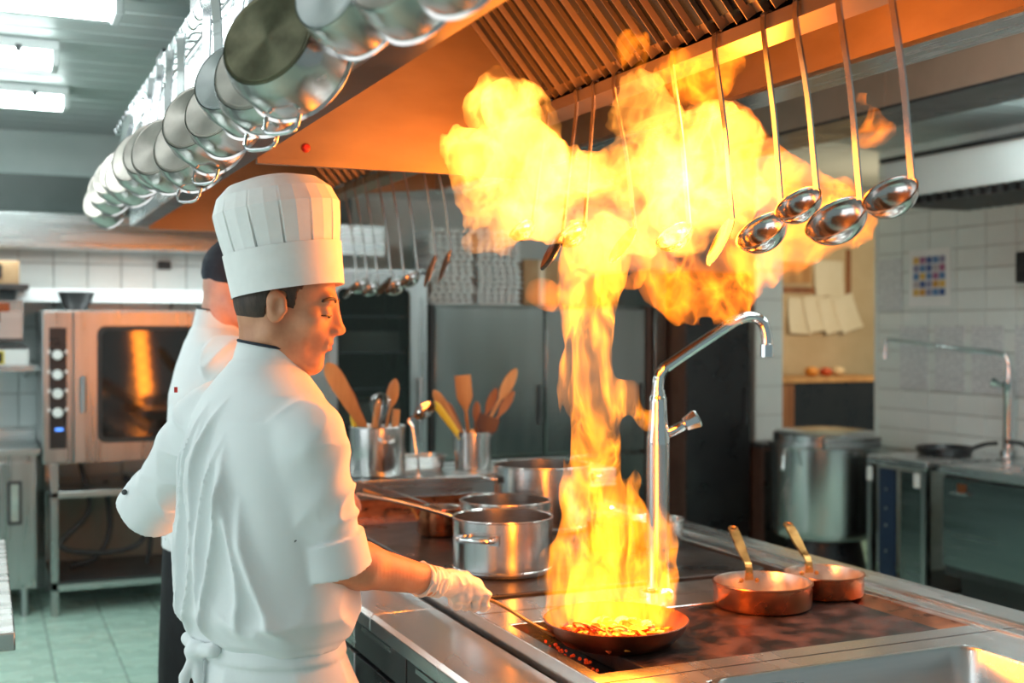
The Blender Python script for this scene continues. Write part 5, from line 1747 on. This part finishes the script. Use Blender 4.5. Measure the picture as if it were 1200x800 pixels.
# face details
for s in (-1, 1):
    pp = bez([P_(0.0885, 0.013 * s, 0.0215), P_(0.0880, 0.028 * s, 0.0275), P_(0.079, 0.046 * s, 0.0255), P_(0.069, 0.057 * s, 0.0180)], 5)
    MB().tube(pp, [0.0024] + [0.0036] * (len(pp) - 2) + [0.0015], 8).build('eyebrow', 'hair', chef, 60)
    pp = bez([P_(0.0850, 0.020 * s, -0.006), P_(0.0885, 0.031 * s, -0.0055), P_(0.0800, 0.045 * s, -0.0075), P_(0.0720, 0.050 * s, -0.0085)], 5)
    MB().tube(pp, 0.0014, 6).build('eyelashes', 'eye_dark', chef, 60)
    MB().lathe([(0, -0.0035), (0.004, -0.003), (0.0055, 0), (0.004, 0.003), (0, 0.0035)], tuple(P_(0.0858, 0.034 * s, -0.0092)), 12, Matrix.Diagonal((0.7, 1.1, 0.5, 1))).build('eye', 'eye_dark', chef, 60)
L_ = Field(*axes_for(P_(0.085, 0, -0.066) - Vector((0.03, 0.035, 0.028)), P_(0.085, 0, -0.066) + Vector((0.03, 0.035, 0.028)), 0.0016))
L_.put(C_((0.0922, -0.015, -0.0588), (0.0922, 0.015, -0.0588), 0.0064, 0.0064), 0.0)
L_.put(C_((0.0912, -0.014, -0.0696), (0.0912, 0.014, -0.0696), 0.0070, 0.0070), 0.0)
L_.put(C_((0.1005, -0.03, -0.0640), (0.1005, 0.03, -0.0640), 0.0035, 0.0035), 0.002, 'sub')
sdf_obj('lips', L_, 'lips', chef, 1)
# short hair below the hat
Hf = Field(*axes_for(Hc - Vector((0.15, 0.12, 0.12)), Hc + Vector((0.12, 0.12, 0.13)), 0.003))
Hf.put(E_((-0.012, 0, 0.035), (0.0985, 0.0785, 0.092)), 0.02)
Hf.put(E_((-0.045, 0, -0.002), (0.0625, 0.0665, 0.070)), 0.03)
fwv, upv, lfv = np.array(hfw), np.array(hup), np.array(hlf)


def hair_cut(F, X, Y, Z):
    x, y, z = X - Hc.x, Y - Hc.y, Z - Hc.z
    a = (x * fwv[0] + y * fwv[1] + z * fwv[2]) / 1.06
    u_ = (x * upv[0] + y * upv[1] + z * upv[2]) / 1.06
    nz = (vnoise(X * 90, Y * 90, Z * 60) - 0.5) * 0.006
    line = np.where(a < -0.03, -0.058 + np.maximum(0, a + 0.09) * 0.3, np.where(a < 0.002, 0.022, np.where(a < 0.022, -0.006, 0.034)))
    return np.maximum(np.maximum(F, (line - u_) + nz), np.maximum(a - 0.030, u_ - 0.09))


Hf.apply(hair_cut)
sdf_obj('hair', Hf, 'hair', chef, 1)


# jacket
FOLDS = [  # q at z = 1.2, slope, sway, width, height, z range
    (-0.125, 0.10, 0.012, 0.008, 0.016, 0.98, 1.40), (-0.088, 0.16, 0.014, 0.010, 0.020, 0.95, 1.44), (-0.050, 0.12, 0.010, 0.008, 0.014, 1.04, 1.42), (-0.022, 0.20, 0.016, 0.010, 0.021, 0.94, 1.45),
    (0.014, 0.14, 0.010, 0.008, 0.017, 1.00, 1.38), (0.045, 0.05, 0.018, 0.010, 0.020, 0.95, 1.36), (0.080, -0.08, 0.012, 0.009, 0.015, 0.97, 1.30), (0.115, -0.22, 0.012, 0.010, 0.018, 0.95, 1.26), (-0.160, 0.05, 0.01, 0.012, 0.010, 0.96, 1.3)]


def folds(q, p, Z):
    d = 0
    for i, (q0, sl_, sw, w, h, z0, z1) in enumerate(FOLDS):
        c = q0 + sl_ * (Z - 1.2) + sw * np.sin(Z * 13 + i * 2.1)
        s = q - c
        prof = np.where(s > 0, np.exp(-s / (w * 0.7)), np.exp(-(s / (w * 1.9)) ** 2))
        env = np.clip((Z - z0) / 0.06, 0, 1) * np.clip((z1 - Z) / 0.10, 0, 1)
        d = d - h * prof * env
    w = vnoise(q * 5 + 3, Z * 2.2, p * 2 + 1) * 1.4
    n2 = vnoise(q * 30 + w * 3, Z * 5.0, p * 14 + 9)
    low = np.clip((1.08 - Z) / 0.10, 0, 1)
    n3 = vnoise(q * 10 + 7, Z * 17 + q * 9, p * 9 + 3)
    amp = np.clip((1.46 - Z) / 0.10, 0.15, 1)
    return d + 0.004 - 0.005 * (n2 - 0.5) * amp - 0.016 * ((1 - np.abs(2 * n3 - 1)) ** 2 - 0.35) * low


J = Field(*axes_for((-0.47, -0.30, 0.90), (0.26, 0.36, 1.60), 0.0040))
JT = [(0.935, -0.010, 0.0, 0.172, 0.132), (0.955, -0.010, 0.0, 0.188, 0.150), (1.00, -0.008, 0.002, 0.198, 0.160), (1.10, -0.014, 0, 0.194, 0.150), (1.22, -0.022, 0, 0.198, 0.142), (1.32, -0.025, 0, 0.204, 0.138),
      (1.40, -0.025, 0, 0.200, 0.122), (1.45, -0.022, 0, 0.168, 0.104), (1.49, -0.02, 0, 0.115, 0.088), (1.515, -0.018, 0, 0.080, 0.074)]
J.put(loft(JT, FA, folds), 0.0)


def sleeve(F, S_, E2, r0, r1, seed, stop=1.06):
    S_, E2 = Vector(S_), Vector(E2)
    ax = (E2 - S_)
    end = S_ + ax * stop
    lo, hi, f0 = rc(S_, end, r0, r1)
    axn = np.array(ax.normalized())
    s0 = np.array(S_)
    L = ax.length * stop

    def f(X, Y, Z):
        h = (X - s0[0]) * axn[0] + (Y - s0[1]) * axn[1] + (Z - s0[2]) * axn[2]
        n = vnoise(X * 9 + seed, Y * 9, h * 17 + X * 8)
        n2 = vnoise(X * 26 + seed, Y * 26 + 4, h * 34)
        d = f0(X, Y, Z) - 0.010 * ((1 - np.abs(2 * n - 1)) ** 3 - 0.25) - 0.004 * (n2 - 0.5)
        return np.maximum(d, h - L)
    F.put((lo, hi, f), 0.016)
    # rolled cuff
    c0, c1 = S_ + ax * (stop - 0.27), S_ + ax * (stop + 0.02)
    lo, hi, g0 = capc(c0, c1, r1 + 0.009, r1 + 0.014)

    def g(X, Y, Z):
        return g0(X, Y, Z) - 0.004 * (vnoise(X * 22 + seed, Y * 22, Z * 30) - 0.5)
    F.put((lo, hi, g), 0.004)


sleeve(J, SR, ELR + Vector((0.004, 0.004, 0.0)), 0.074, 0.066, 3.0, 1.08)
sleeve(J, SL, ELL, 0.080, 0.060, 8.0, 1.10)
# stand-up collar
NB, NT = Vector((-0.018, 0, 1.470)), Vector((-0.004, 0.002, 1.548))
J.put(capc(NB, NT, 0.078, 0.070), 0.012)
J.put(capc(NT - Vector((0, 0, 0.02)), NT + Vector((0.003, 0, 0.03)), 0.064, 0.064), 0.003, 'sub')
jk = sdf_obj('jacket', J, 'white_cloth', chef, 0)
del J
ring = []
cax = (NT - NB).normalized()
ca = cax.cross(Vector((0, 1, 0))).normalized()
cb2 = cax.cross(ca)
for q in range(40):
    a = 2 * PI * q / 40
    ring.append(NT + (ca * math.cos(a) + cb2 * math.sin(a)) * 0.0695 + cax * 0.0012)
MB().tube(ring, 0.0032, 6, closed=True).build('collar_piping', 'navy_cloth', jk, 60)
# button tabs on the rolled cuffs, red woven tag on the shoulder
for cpos in ((0.072, -0.158, 1.172), (-0.372, 0.185, 1.218)):
    MB().lathe([(0, -0.003), (0.006, -0.002), (0.0065, 0.001), (0, 0.003)], cpos, 12, Matrix.Rotation(R(70), 4, 'X')).build('cuff_button', 'dark_steel', jk, 50)
MB().box(-0.003, 0.003, -0.003, 0.003, -0.006, 0.006).build('woven_tag', 'red_paint', jk).location = (-0.236, 0.115, 1.452)

# white waist apron, ties, trousers, shoes
A_ = Field(*axes_for((-0.27, -0.27, 0.30), (0.30, 0.28, 0.99), 0.0055))
AT = [(0.34, 0.02, 0.0, 0.235, 0.190), (0.60, 0.015, 0.0, 0.215, 0.175), (0.80, 0.010, 0, 0.188, 0.155), (0.90, 0.0, 0, 0.172, 0.138), (0.935, -0.004, 0, 0.164, 0.128), (0.965, -0.006, 0, 0.160, 0.122)]


def apron_folds(q, p, Z):
    n = vnoise(q * 11 + 2, Z * 2, p * 8 + 8)
    n2 = vnoise(q * 26, Z * 5, p * 20 + 2)
    return -0.018 * ((1 - np.abs(2 * n - 1)) ** 2 - 0.3) * np.clip((0.93 - Z) / 0.1, 0, 1) - 0.004 * (n2 - 0.5)


A_.put(loft(AT, FA, apron_folds), 0)
A_.put(loft([(0.912, -0.003, 0, 0.178, 0.142), (0.948, -0.005, 0, 0.172, 0.136)], FA), 0.004)
apn = sdf_obj('waist_apron', A_, 'white_cloth', chef, 1)
# knot and hanging ties at his back
back = Vector((-0.003, 0, 0.93)) - fo_ * 0.148 - rt_ * 0.05
K_ = Field(*axes_for(back - Vector((0.10, 0.10, 0.30)), back + Vector((0.10, 0.10, 0.06)), 0.003))
K_.put(ell(back, (0.026, 0.024, 0.020)), 0)
for dx_, dz_, ln in ((-0.012, 0.0, 0.20), (0.016, 0.0, 0.26)):
    K_.put(rc(back, back + Vector((dx_ - 0.01, -0.012, -0.05)), 0.012, 0.010), 0.008)
    K_.put(rc(back + Vector((dx_ - 0.01, -0.012, -0.05)), back + Vector((dx_ * 2.2 - 0.012, -0.016, -ln)), 0.010, 0.013), 0.008)
K_.put(rc(back, back + rt_ * 0.06 + Vector((0, 0, 0.012)), 0.012, 0.016), 0.008)
K_.put(rc(back, back - rt_ * 0.05 + fo_ * 0.01 + Vector((0, 0, 0.014)), 0.012, 0.015), 0.008)
sdf_obj('apron_tie', K_, 'white_cloth', chef, 1)


def trousers(parent, hip, rt, fo, mat='black_cloth', shoes=True):
    T_ = Field(*axes_for(hip + Vector((-0.26, -0.26, -0.86)), hip + Vector((0.26, 0.26, 0.06)), 0.008))
    for s in (-1, 1):
        h_ = hip + rt * 0.085 * s
        k_ = h_ + Vector((0.02, 0, -0.44)) + rt * 0.02 * s
        a_ = k_ + Vector((-0.02, 0, -0.36))
        T_.put(rc(h_ + Vector((0, 0, -0.14)), k_, 0.082, 0.072), 0.04)
        T_.put(rc(k_, a_, 0.077, 0.072), 0.03)
    sdf_obj('trousers', T_, mat, parent, 1)
    for s in (-1, 1):
        a_ = hip + rt * 0.105 * s + Vector((0.0, 0, -0.88))
        a_.z = 0.045
        S2 = Field(*axes_for(a_ + Vector((-0.2, -0.22, -0.045)), a_ + Vector((0.22, 0.24, 0.09)), 0.005))
        S2.put(rc(a_ - fo * 0.06 + Vector((0, 0, 0.0)), a_ + fo * 0.14 + Vector((0, 0, -0.006)), 0.042, 0.036), 0)
        S2.put(rc(a_ - fo * 0.03, a_ - fo * 0.02 + Vector((0, 0, 0.06)), 0.045, 0.046), 0.02)
        S2.apply(lambda F, X, Y, Z: np.maximum(F, 0.002 - Z))
        sdf_obj('shoe', S2, 'rubber', parent, 1)


trousers(chef, HIP, rt_, fo_)

# glove
G_ = Field(*axes_for((0.25, 0.03, 0.90), (0.50, 0.32, 1.11), 0.0019))
grip_hand(G_, HANDL, AXH, WRR, e1, e2, 0.0008)
fdir = (WRR - ELR).normalized()
G_.put(capc(WRR - fdir * 0.022, WRR + fdir * 0.03, 0.0355, 0.031), 0.008)
G_.put(capc(WRR - fdir * 0.024, WRR - fdir * 0.018, 0.0375, 0.037), 0.002)


def crease(F, X, Y, Z):
    n = vnoise(X * 75 + 2, Y * 75, Z * 55)
    n2 = vnoise(X * 34 + 5, Y * 34, Z * 40 + 2)
    h = (X - WRR.x) * fdir.x + (Y - WRR.y) * fdir.y + (Z - WRR.z) * fdir.z
    cuffz = np.clip((0.055 - h) / 0.05, 0, 1)
    rings = np.sin(h * 420 + n2 * 6) * 0.0011 * cuffz
    return F - 0.0016 * (n - 0.5) - 0.0035 * ((1 - np.abs(2 * n2 - 1)) ** 3 - 0.2) - rings


G_.apply(crease)
sdf_obj('latex_glove', G_, 'latex', chef, 0)
del G_

# pleated paper hat
HB = Vector((0.032, 0.0, 1.664))
hat_ax = Vector((-0.150, 0.02, 1.0)).normalized()
hx_ = Vector((1, 0, 0))
hx_ = (hx_ - hat_ax * hx_.dot(hat_ax)).normalized()
hy_ = hat_ax.cross(hx_)


def hp3(r, a, h, ry=0.93):
    return HB + hx_ * (r * math.cos(a)) + hy_ * (r * ry * math.sin(a)) + hat_ax * h


m = MB()
n = 64
Lp = [[hp3(r, 2 * PI * k / n, h) for k in range(n)] for r, h in ((0.116, 0.0), (0.1175, -0.001), (0.124, 0.088), (0.1226, 0.0885), (0.1150, 0.0))]
loops(m, [[tuple(p) for p in l] for l in Lp], False, False)
hatb = m.build('hat_band', 'hat_paper', chef, 35)
m = MB()
NP = 13
rows = []
for (r, h, pin) in ((0.1205, 0.075, 0.0), (0.1205, 0.086, 0.011), (0.1260, 0.115, 0.009), (0.1305, 0.145, 0.005), (0.1330, 0.172, 0.0015), (0.1200, 0.205, 0.0), (0.094, 0.228, 0.0), (0.050, 0.240, 0.0)):
    row = []
    for k in range(NP):
        a0 = 2 * PI * k / NP + 0.13
        w_ = 2 * PI / NP
        sh_ = 0.03
        row.append(hp3(r, a0, h))
        row.append(hp3(r * 1.0, a0 + w_ * 0.46, h + 0.0))
        row.append(hp3(r, a0 + w_ * 0.90, h))
        row.append(hp3(r - pin, a0 + w_ * 0.90, h) if pin else hp3(r, a0 + w_ * 0.905, h))
    rows.append([tuple(p) for p in row])
loops(m, rows, False, False)
nn = len(rows[0])
top = len(m.v)
m.v.append(tuple(hp3(0, 0, 0.243)))
for k in range(nn):
    m.f.append(((len(rows) - 1) * nn + k, (len(rows) - 1) * nn + (k + 1) % nn, top))
    m.m.append(0)
m.build('hat_crown', 'hat_paper', chef, 9)

# ------------------------------------------------------------------ the second cook
W2 = 1.00
ck = thing('person', 'person in a white jacket and dark cap working behind the chef with the tall hat', 'person', (0.56 + 0.9143 * 0.18, 3.90 - 0.4051 * 0.18, 0), CY)
FB = R(30)
rt2 = Vector((math.sin(FB), -math.cos(FB), 0))
fo2 = Vector((math.cos(FB), math.sin(FB), 0))
Hc2 = Vector((0.020, 0.0, 1.735))
P2_, E2_, C2_, f2, l2, u2, M2 = head_prims(Hc2, R(22), R(20), 1.04)
S2R = Vector((0.02, -0.165, 1.49))
S2L = Vector((-0.13, 0.17, 1.49))
E2R, W2R = Vector((0.15, -0.11, 1.215)), Vector((0.305, 0.10, 1.075))
E2L, W2L = Vector((-0.06, 0.30, 1.21)), Vector((0.14, 0.36, 1.07))
B2 = Field(fine(-0.45, 0.65, 0.008, [(-0.12, 0.16, 0.0036)]), fine(-0.32, 0.52, 0.008, [(-0.11, 0.12, 0.0036)]), fine(-0.01, 1.88, 0.009, [(1.55, 1.86, 0.0036)]))
B2.put(loft([(0.95, -0.06, 0, 0.155, 0.11), (1.1, -0.06, 0, 0.16, 0.11), (1.3, -0.055, 0, 0.18, 0.115), (1.45, -0.06, 0, 0.17, 0.10), (1.54, -0.06, 0, 0.10, 0.07)], FB), 0.02)
HIP2 = Vector((-0.06, 0, 0.97))
for s in (-1, 1):
    hp_ = HIP2 + rt2 * 0.085 * s
    kn_ = hp_ + Vector((0.02, 0, -0.46)) + rt2 * 0.02 * s
    an_ = kn_ + Vector((-0.02, 0, -0.43))
    B2.put(rc(hp_ + Vector((0, 0, -0.06)), kn_, 0.068, 0.056), 0.03)
    B2.put(rc(kn_, an_, 0.057, 0.040), 0.02)
    B2.put(rc(an_ + Vector((0, 0, -0.03)) - fo2 * 0.03, an_ + Vector((0, 0, -0.04)) + fo2 * 0.15, 0.034, 0.030), 0.03)
for S_, E3, W_ in ((S2R, E2R, W2R), (S2L, E2L, W2L)):
    B2.put(rc(S_, E3, 0.052, 0.044), 0.03)
    B2.put(rc(E3, W_, 0.044, 0.030), 0.02)
B2.put(rc(Vector((-0.055, 0, 1.52)), P2_(-0.034, 0, -0.045), 0.062, 0.056), 0.03)
add_head(B2, E2_, C2_)
add_hand_simple(B2, W2R, E2R, (0.2, 0.5, -0.8), 1.25)
add_hand_simple(B2, W2L, E2L, (0.2, -0.5, -0.8))
sdf_obj('body', B2, 'skin_pink', ck, 1)
del B2
J2 = Field(*axes_for((-0.34, -0.30, 0.88), (0.34, 0.44, 1.70), 0.006))
J2.put(loft([(0.90, -0.06, 0, 0.20, 0.16), (1.05, -0.06, 0, 0.20, 0.155), (1.25, -0.058, 0, 0.20, 0.145), (1.38, -0.058, 0, 0.202, 0.138), (1.47, -0.058, 0, 0.190, 0.115), (1.545, -0.058, 0, 0.135, 0.092), (1.585, -0.056, 0, 0.085, 0.076)], FB, lambda q, p, Z: folds(q * 0.9 + 0.3, p, Z - 0.1) * 0.6), 0)
sleeve(J2, S2R, E2R, 0.078, 0.062, 21.0, 1.05)
sleeve(J2, S2L, E2L, 0.078, 0.060, 27.0, 1.05)
N2B, N2T = Vector((-0.058, 0, 1.55)), Vector((-0.044, 0, 1.645))
J2.put(capc(N2B, N2T, 0.076, 0.068), 0.012)
J2.put(capc(N2T - Vector((0, 0, 0.02)), N2T + Vector((0.005, 0, 0.03)), 0.062, 0.062), 0.003, 'sub')
jk2 = sdf_obj('jacket', J2, 'white_cloth', ck, 1)
del J2
cax = (N2T - N2B).normalized()
ca = cax.cross(Vector((0, 1, 0))).normalized()
cb2 = cax.cross(ca)
MB().tube([N2T + (ca * math.cos(2 * PI * q / 40) + cb2 * math.sin(2 * PI * q / 40)) * 0.0665 for q in range(40)], 0.0024, 6, closed=True).build('collar_piping', 'navy_cloth', jk2, 60)
# dark cap
C2f = Field(*axes_for(Hc2 - Vector((0.16, 0.13, 0.05)), Hc2 + Vector((0.16, 0.13, 0.16)), 0.0035))
C2f.put(E2_((-0.014, 0, 0.040), (0.104, 0.084, 0.096)), 0.02)
C2f.put(E2_((-0.040, 0, 0.020), (0.078, 0.080, 0.075)), 0.02)
fa2, ua2 = np.array(f2), np.array(u2)


def cap_cut(F, X, Y, Z):
    x, y, z = X - Hc2.x, Y - Hc2.y, Z - Hc2.z
    a = x * fa2[0] + y * fa2[1] + z * fa2[2]
    u_ = x * ua2[0] + y * ua2[1] + z * ua2[2]
    n = vnoise(X * 40, Y * 40, Z * 60)
    return np.maximum(F - 0.004 * (n - 0.5), (-0.010 + 0.25 * a) - u_)


C2f.apply(cap_cut)
sdf_obj('cap', C2f, 'navy_cloth', ck, 1)
A2 = Field(*axes_for((-0.32, -0.28, 0.10), (0.22, 0.28, 1.03), 0.008))
A2.put(loft([(0.12, -0.05, 0, 0.215, 0.175), (0.5, -0.055, 0, 0.205, 0.17), (0.85, -0.06, 0, 0.195, 0.158), (1.0, -0.06, 0, 0.19, 0.15)], FB, lambda q, p, Z: -0.012 * (vnoise(q * 12, Z * 2, p * 9) - 0.4)), 0)
sdf_obj('apron', A2, 'black_cloth', ck, 1)
trousers(ck, HIP2, rt2, fo2)

# ------------------------------------------------------------------ the fire
def flame_mat(name, strength, color, warp=(1, 1, 0.5), sc=9.0, base=0.25, ridge=1.0, step=0.04, lo=0.30, hi=0.72, bs=0.45, mod=0.0):
    m = bpy.data.materials.new(name)
    m.use_nodes = True
    t = m.node_tree
    t.nodes.clear()
    out = t.nodes.new('ShaderNodeOutputMaterial')
    em_ = t.nodes.new('ShaderNodeEmission')
    em_.inputs['Color'].default_value = (*color, 1)
    v = tex_coord(t, warp)
    n0 = t.nodes.new('ShaderNodeTexNoise')
    n0.inputs['Scale'].default_value = sc * 0.6
    n0.inputs['Detail'].default_value = 2
    lk(t, v, n0.inputs['Vector'])
    mixv = t.nodes.new('ShaderNodeVectorMath')
    mixv.operation = 'MULTIPLY_ADD'
    lk(t, n0.outputs['Color'], mixv.inputs[0])
    mixv.inputs[1].default_value = (0.16, 0.16, 0.16)
    lk(t, v, mixv.inputs[2])
    n1 = noise(t, mixv.outputs[0], sc, 3, 0.55)
    rg = math_n(t, 'SUBTRACT', 1.0, math_n(t, 'MULTIPLY', math_n(t, 'ABSOLUTE', math_n(t, 'SUBTRACT', n1, 0.5)), 9.0))
    rg = math_n(t, 'MAXIMUM', rg, 0.0)
    rg = math_n(t, 'POWER', rg, 2.0)
    n2 = noise(t, mixv.outputs[0], sc * bs, 2, 0.5)
    body_ = mapr(t, n2, lo, hi, 0.05, 1.0)
    rg = math_n(t, 'MULTIPLY', rg, math_n(t, 'ADD', 1.0 - mod, math_n(t, 'MULTIPLY', body_, mod)))
    s = math_n(t, 'ADD', math_n(t, 'MULTIPLY', body_, base), math_n(t, 'MULTIPLY', rg, ridge))
    lk(t, math_n(t, 'MULTIPLY', s, strength), em_.inputs['Strength'])
    lk(t, em_.outputs[0], out.inputs['Volume'])
    m.cycles.volume_step_rate = step
    MATS[name] = m
    return m


flame_mat('flame_column', 46.0, (1.0, 0.28, 0.012), (1, 1, 0.34), 15.0, 0.30, 2.0, lo=0.42, hi=0.66, bs=0.7, mod=0.3)
flame_mat('flame_cloud', 104.0, (1.0, 0.33, 0.04), (1, 1, 0.8), 12.0, 0.75, 1.3, lo=0.45, hi=0.66, bs=0.5, mod=0.8)
flame_mat('flame_haze', 36.0, (1.0, 0.22, 0.008), (1, 1, 0.7), 11.0, 0.45, 1.4, lo=0.4, hi=0.66)

fire = thing('flame', 'tall roaring orange flame rising from the frying pan and spreading under the hood', 'flame', (1.365, 2.475, 0.862), CY)
FD = 2.816          # distance of the pan from the eye, used only to turn measured widths into metres
PXM = 1400.0 / FD


def fl(x, y, r, v=0.0):
    """measured centre and radius -> metres in the fire's frame (u right, v away, z up)"""
    return ((x - 722) / PXM * (1 + v / FD), v, 1.58 - (y - 388) / PXM * (1 + v / FD) - 0.862, r / PXM)


def flame_part(name, chains, mat, lo, hi, amp, step, seed, vstretch=0.45, k=0.02, flat=0.5, rough=0.32, grow=1.0):
    F = Field(*axes_for(lo, hi, step))
    for ch in chains:
        Q = [fl(*c) for c in ch]
        if len(Q) == 1:
            Q = Q * 2
        for a, b in zip(Q, Q[1:]):
            F.put(rc(a[:3], b[:3], a[3] * grow, b[3] * grow, ((0, 1, 0), flat)), k, m=0.09)

    def turb(F_, X, Y, Z):
        z = Z * vstretch
        w = vnoise(X * 7 + seed, Y * 7, z * 7) - 0.5
        n1 = vnoise(X * 16 + w * 3 + seed, Y * 16, z * 16 - w * 2)
        n2 = vnoise(X * 38 + n1 * 2 + seed, Y * 38, z * 38)
        n3 = vnoise(X * 80 + seed, Y * 80, z * 80)
        return F_ + amp * ((n1 - 0.5) * 1.0 + (np.abs(2 * n2 - 1) - 0.5) * rough + (n3 - 0.5) * rough * 0.2 + w * 0.9)
    F.apply(turb)
    # keep clear of the grid border
    for ax_ in range(3):
        sl_ = [slice(None)] * 3
        for e_ in (0, -1):
            sl_[ax_] = e_
            F.F[tuple(sl_)] = 0.05
    return sdf_obj(name, F, mat, fire, 1)


COLUMN = [
    [(720, 716, 50, 0.05), (724, 702, 62, 0.03), (722, 675, 58), (720, 645, 54), (715, 612, 49), (706, 580, 42), (703, 550, 36), (702, 520, 31), (700, 490, 29), (695, 460, 27), (694, 430, 25), (698, 400, 19), (690, 372, 26), (686, 342, 32), (690, 312, 36), (698, 288, 36)],
    [(782, 715, 10), (786, 675, 13), (782, 640, 13), (776, 610, 11), (778, 590, 4)],
    [(655, 715, 10), (650, 680, 10), (648, 655, 7), (657, 640, 3)],
    [(662, 720, 7), (640, 722, 5), (622, 712, 3)],
    [(712, 462, 18), (742, 474, 16), (760, 488, 10), (772, 470, 3)],
    [(690, 600, 20), (668, 585, 12), (660, 570, 5)],
    [(720, 580, 20), (742, 560, 11), (745, 545, 5)],
    [(745, 690, 20), (760, 640, 14), (755, 605, 8), (765, 585, 3)],
    [(690, 680, 20), (668, 640, 10), (670, 620, 4)],
]
CLOUD = [
    [(548, 255, 22, -0.1), (545, 215, 28, -0.12), (542, 170, 26, -0.1)],
    [(575, 135, 32, -0.06), (590, 175, 38, -0.08), (610, 205, 42, -0.04)],
    [(600, 130, 26), (618, 160, 22)],
    [(610, 215, 44), (660, 235, 40), (705, 232, 38), (750, 225, 42)],
    [(745, 200, 40), (755, 150, 32), (748, 105, 18)],
    [(780, 190, 46, -0.04), (830, 185, 50, -0.08), (860, 225, 32, -0.1)],
    [(800, 240, 40, -0.05), (850, 250, 26, -0.1)],
    [(690, 280, 30), (740, 275, 26)],
    [(560, 280, 16), (590, 285, 14), (600, 300, 8)],
    [(523, 190, 8), (540, 195, 10)],
    [(570, 240, 30), (600, 250, 30)],
]
HAZE = [
    [(770, 310, 34, 0.05), (800, 335, 40, 0.05), (850, 335, 36, 0.05), (860, 300, 30, 0.05)],
    [(860, 150, 34, -0.1), (875, 200, 36, -0.12), (915, 235, 40, -0.18), (960, 240, 28, -0.22), (975, 215, 8, -0.25)],
    [(890, 285, 36, -0.15), (940, 280, 34, -0.2), (975, 265, 20, -0.22), (1000, 240, 8, -0.24)],
    [(830, 100, 30, -0.12), (790, 90, 26, -0.06), (855, 75, 20, -0.15)],
    [(743, 50, 10), (750, 70, 12)],
    [(996, 160, 9, -0.3), (1012, 150, 15, -0.3), (1026, 150, 12, -0.3)], [(1012, 148, 14, -0.3), (1014, 128, 10, -0.3), (1024, 106, 4, -0.3)],
    [(712, 330, 20), (740, 330, 14)],
    [(640, 345, 14, 0.1), (660, 350, 12, 0.1)],
]
flame_part('flame_column', COLUMN, 'flame_column', (-0.24, -0.17, -0.02), (0.20, 0.19, 0.98), 0.050, 0.0042, 2.0, 0.34)
flame_part('flame_cloud', CLOUD, 'flame_cloud', (-0.50, -0.30, 0.70), (0.40, 0.26, 1.42), 0.055, 0.006, 7.0, 0.8, grow=1.14)
flame_part('flame_haze', HAZE, 'flame_haze', (-0.32, -0.50, 0.60), (0.70, 0.30, 1.46), 0.050, 0.006, 13.0, 0.7, grow=1.10)


def fire_light(name, u, v, z, e, rad, col=(1.0, 0.23, 0.015)):
    w = Vector((1.365, 2.475, 0.862)) + CR * u + CF * v + Vector((0, 0, z))
    o = light(name, 'POINT', w, e, col, shadow_soft_size=rad)
    return o


for q in range(6):
    fire_light('flame_light', 0.02 - 0.012 * q, 0.02, 0.10 + 0.115 * q, 5.4, 0.07)
fire_light('flame_light', -0.30, -0.22, 0.98, 6, 0.11, (1.0, 0.23, 0.015))
fire_light('flame_light', -0.10, -0.10, 1.00, 5, 0.09, (1.0, 0.23, 0.015))
fire_light('flame_light', 0.14, -0.12, 1.08, 8, 0.11, (1.0, 0.23, 0.015))
fire_light('flame_light', 0.36, -0.20, 1.08, 10, 0.10)

fire_light('flame_light', 0.30, -0.12, 1.26, 9, 0.07)

# ------------------------------------------------------------------ thin steam over the copper pans
m = bpy.data.materials.new('steam')
m.use_nodes = True
tt = m.node_tree
tt.nodes.clear()
out = tt.nodes.new('ShaderNodeOutputMaterial')
vs_ = tt.nodes.new('ShaderNodeVolumeScatter')
vs_.inputs['Color'].default_value = (0.9, 0.88, 0.85, 1)
vs_.inputs['Anisotropy'].default_value = 0.2
lk(tt, mapr(tt, noise(tt, tex_coord(tt, (1, 1, 0.5)), 26, 3), 0.45, 0.75, 0.0, 9.0), vs_.inputs['Density'])
lk(tt, vs_.outputs[0], out.inputs['Volume'])
m.cycles.volume_step_rate = 0.3
MATS['steam'] = m
F = Field(*axes_for((-0.08, -0.06, -0.01), (0.10, 0.08, 0.24), 0.006))
F.put(rc((0.0, 0, 0.02), (-0.012, 0.01, 0.11), 0.014, 0.026), 0.02)
F.put(rc((-0.012, 0.01, 0.11), (0.015, 0.01, 0.19), 0.026, 0.020), 0.02)
F.apply(lambda f, X, Y, Z: f + 0.022 * (vnoise(X * 30, Y * 30, Z * 18) - 0.5))
stm = sdf_obj('steam', F, 'steam', None, 1)
stm.location = (2.17, 2.86, 0.985)
tag(stm, 'thin wisp of steam curling up behind the smaller copper pan', 'steam')
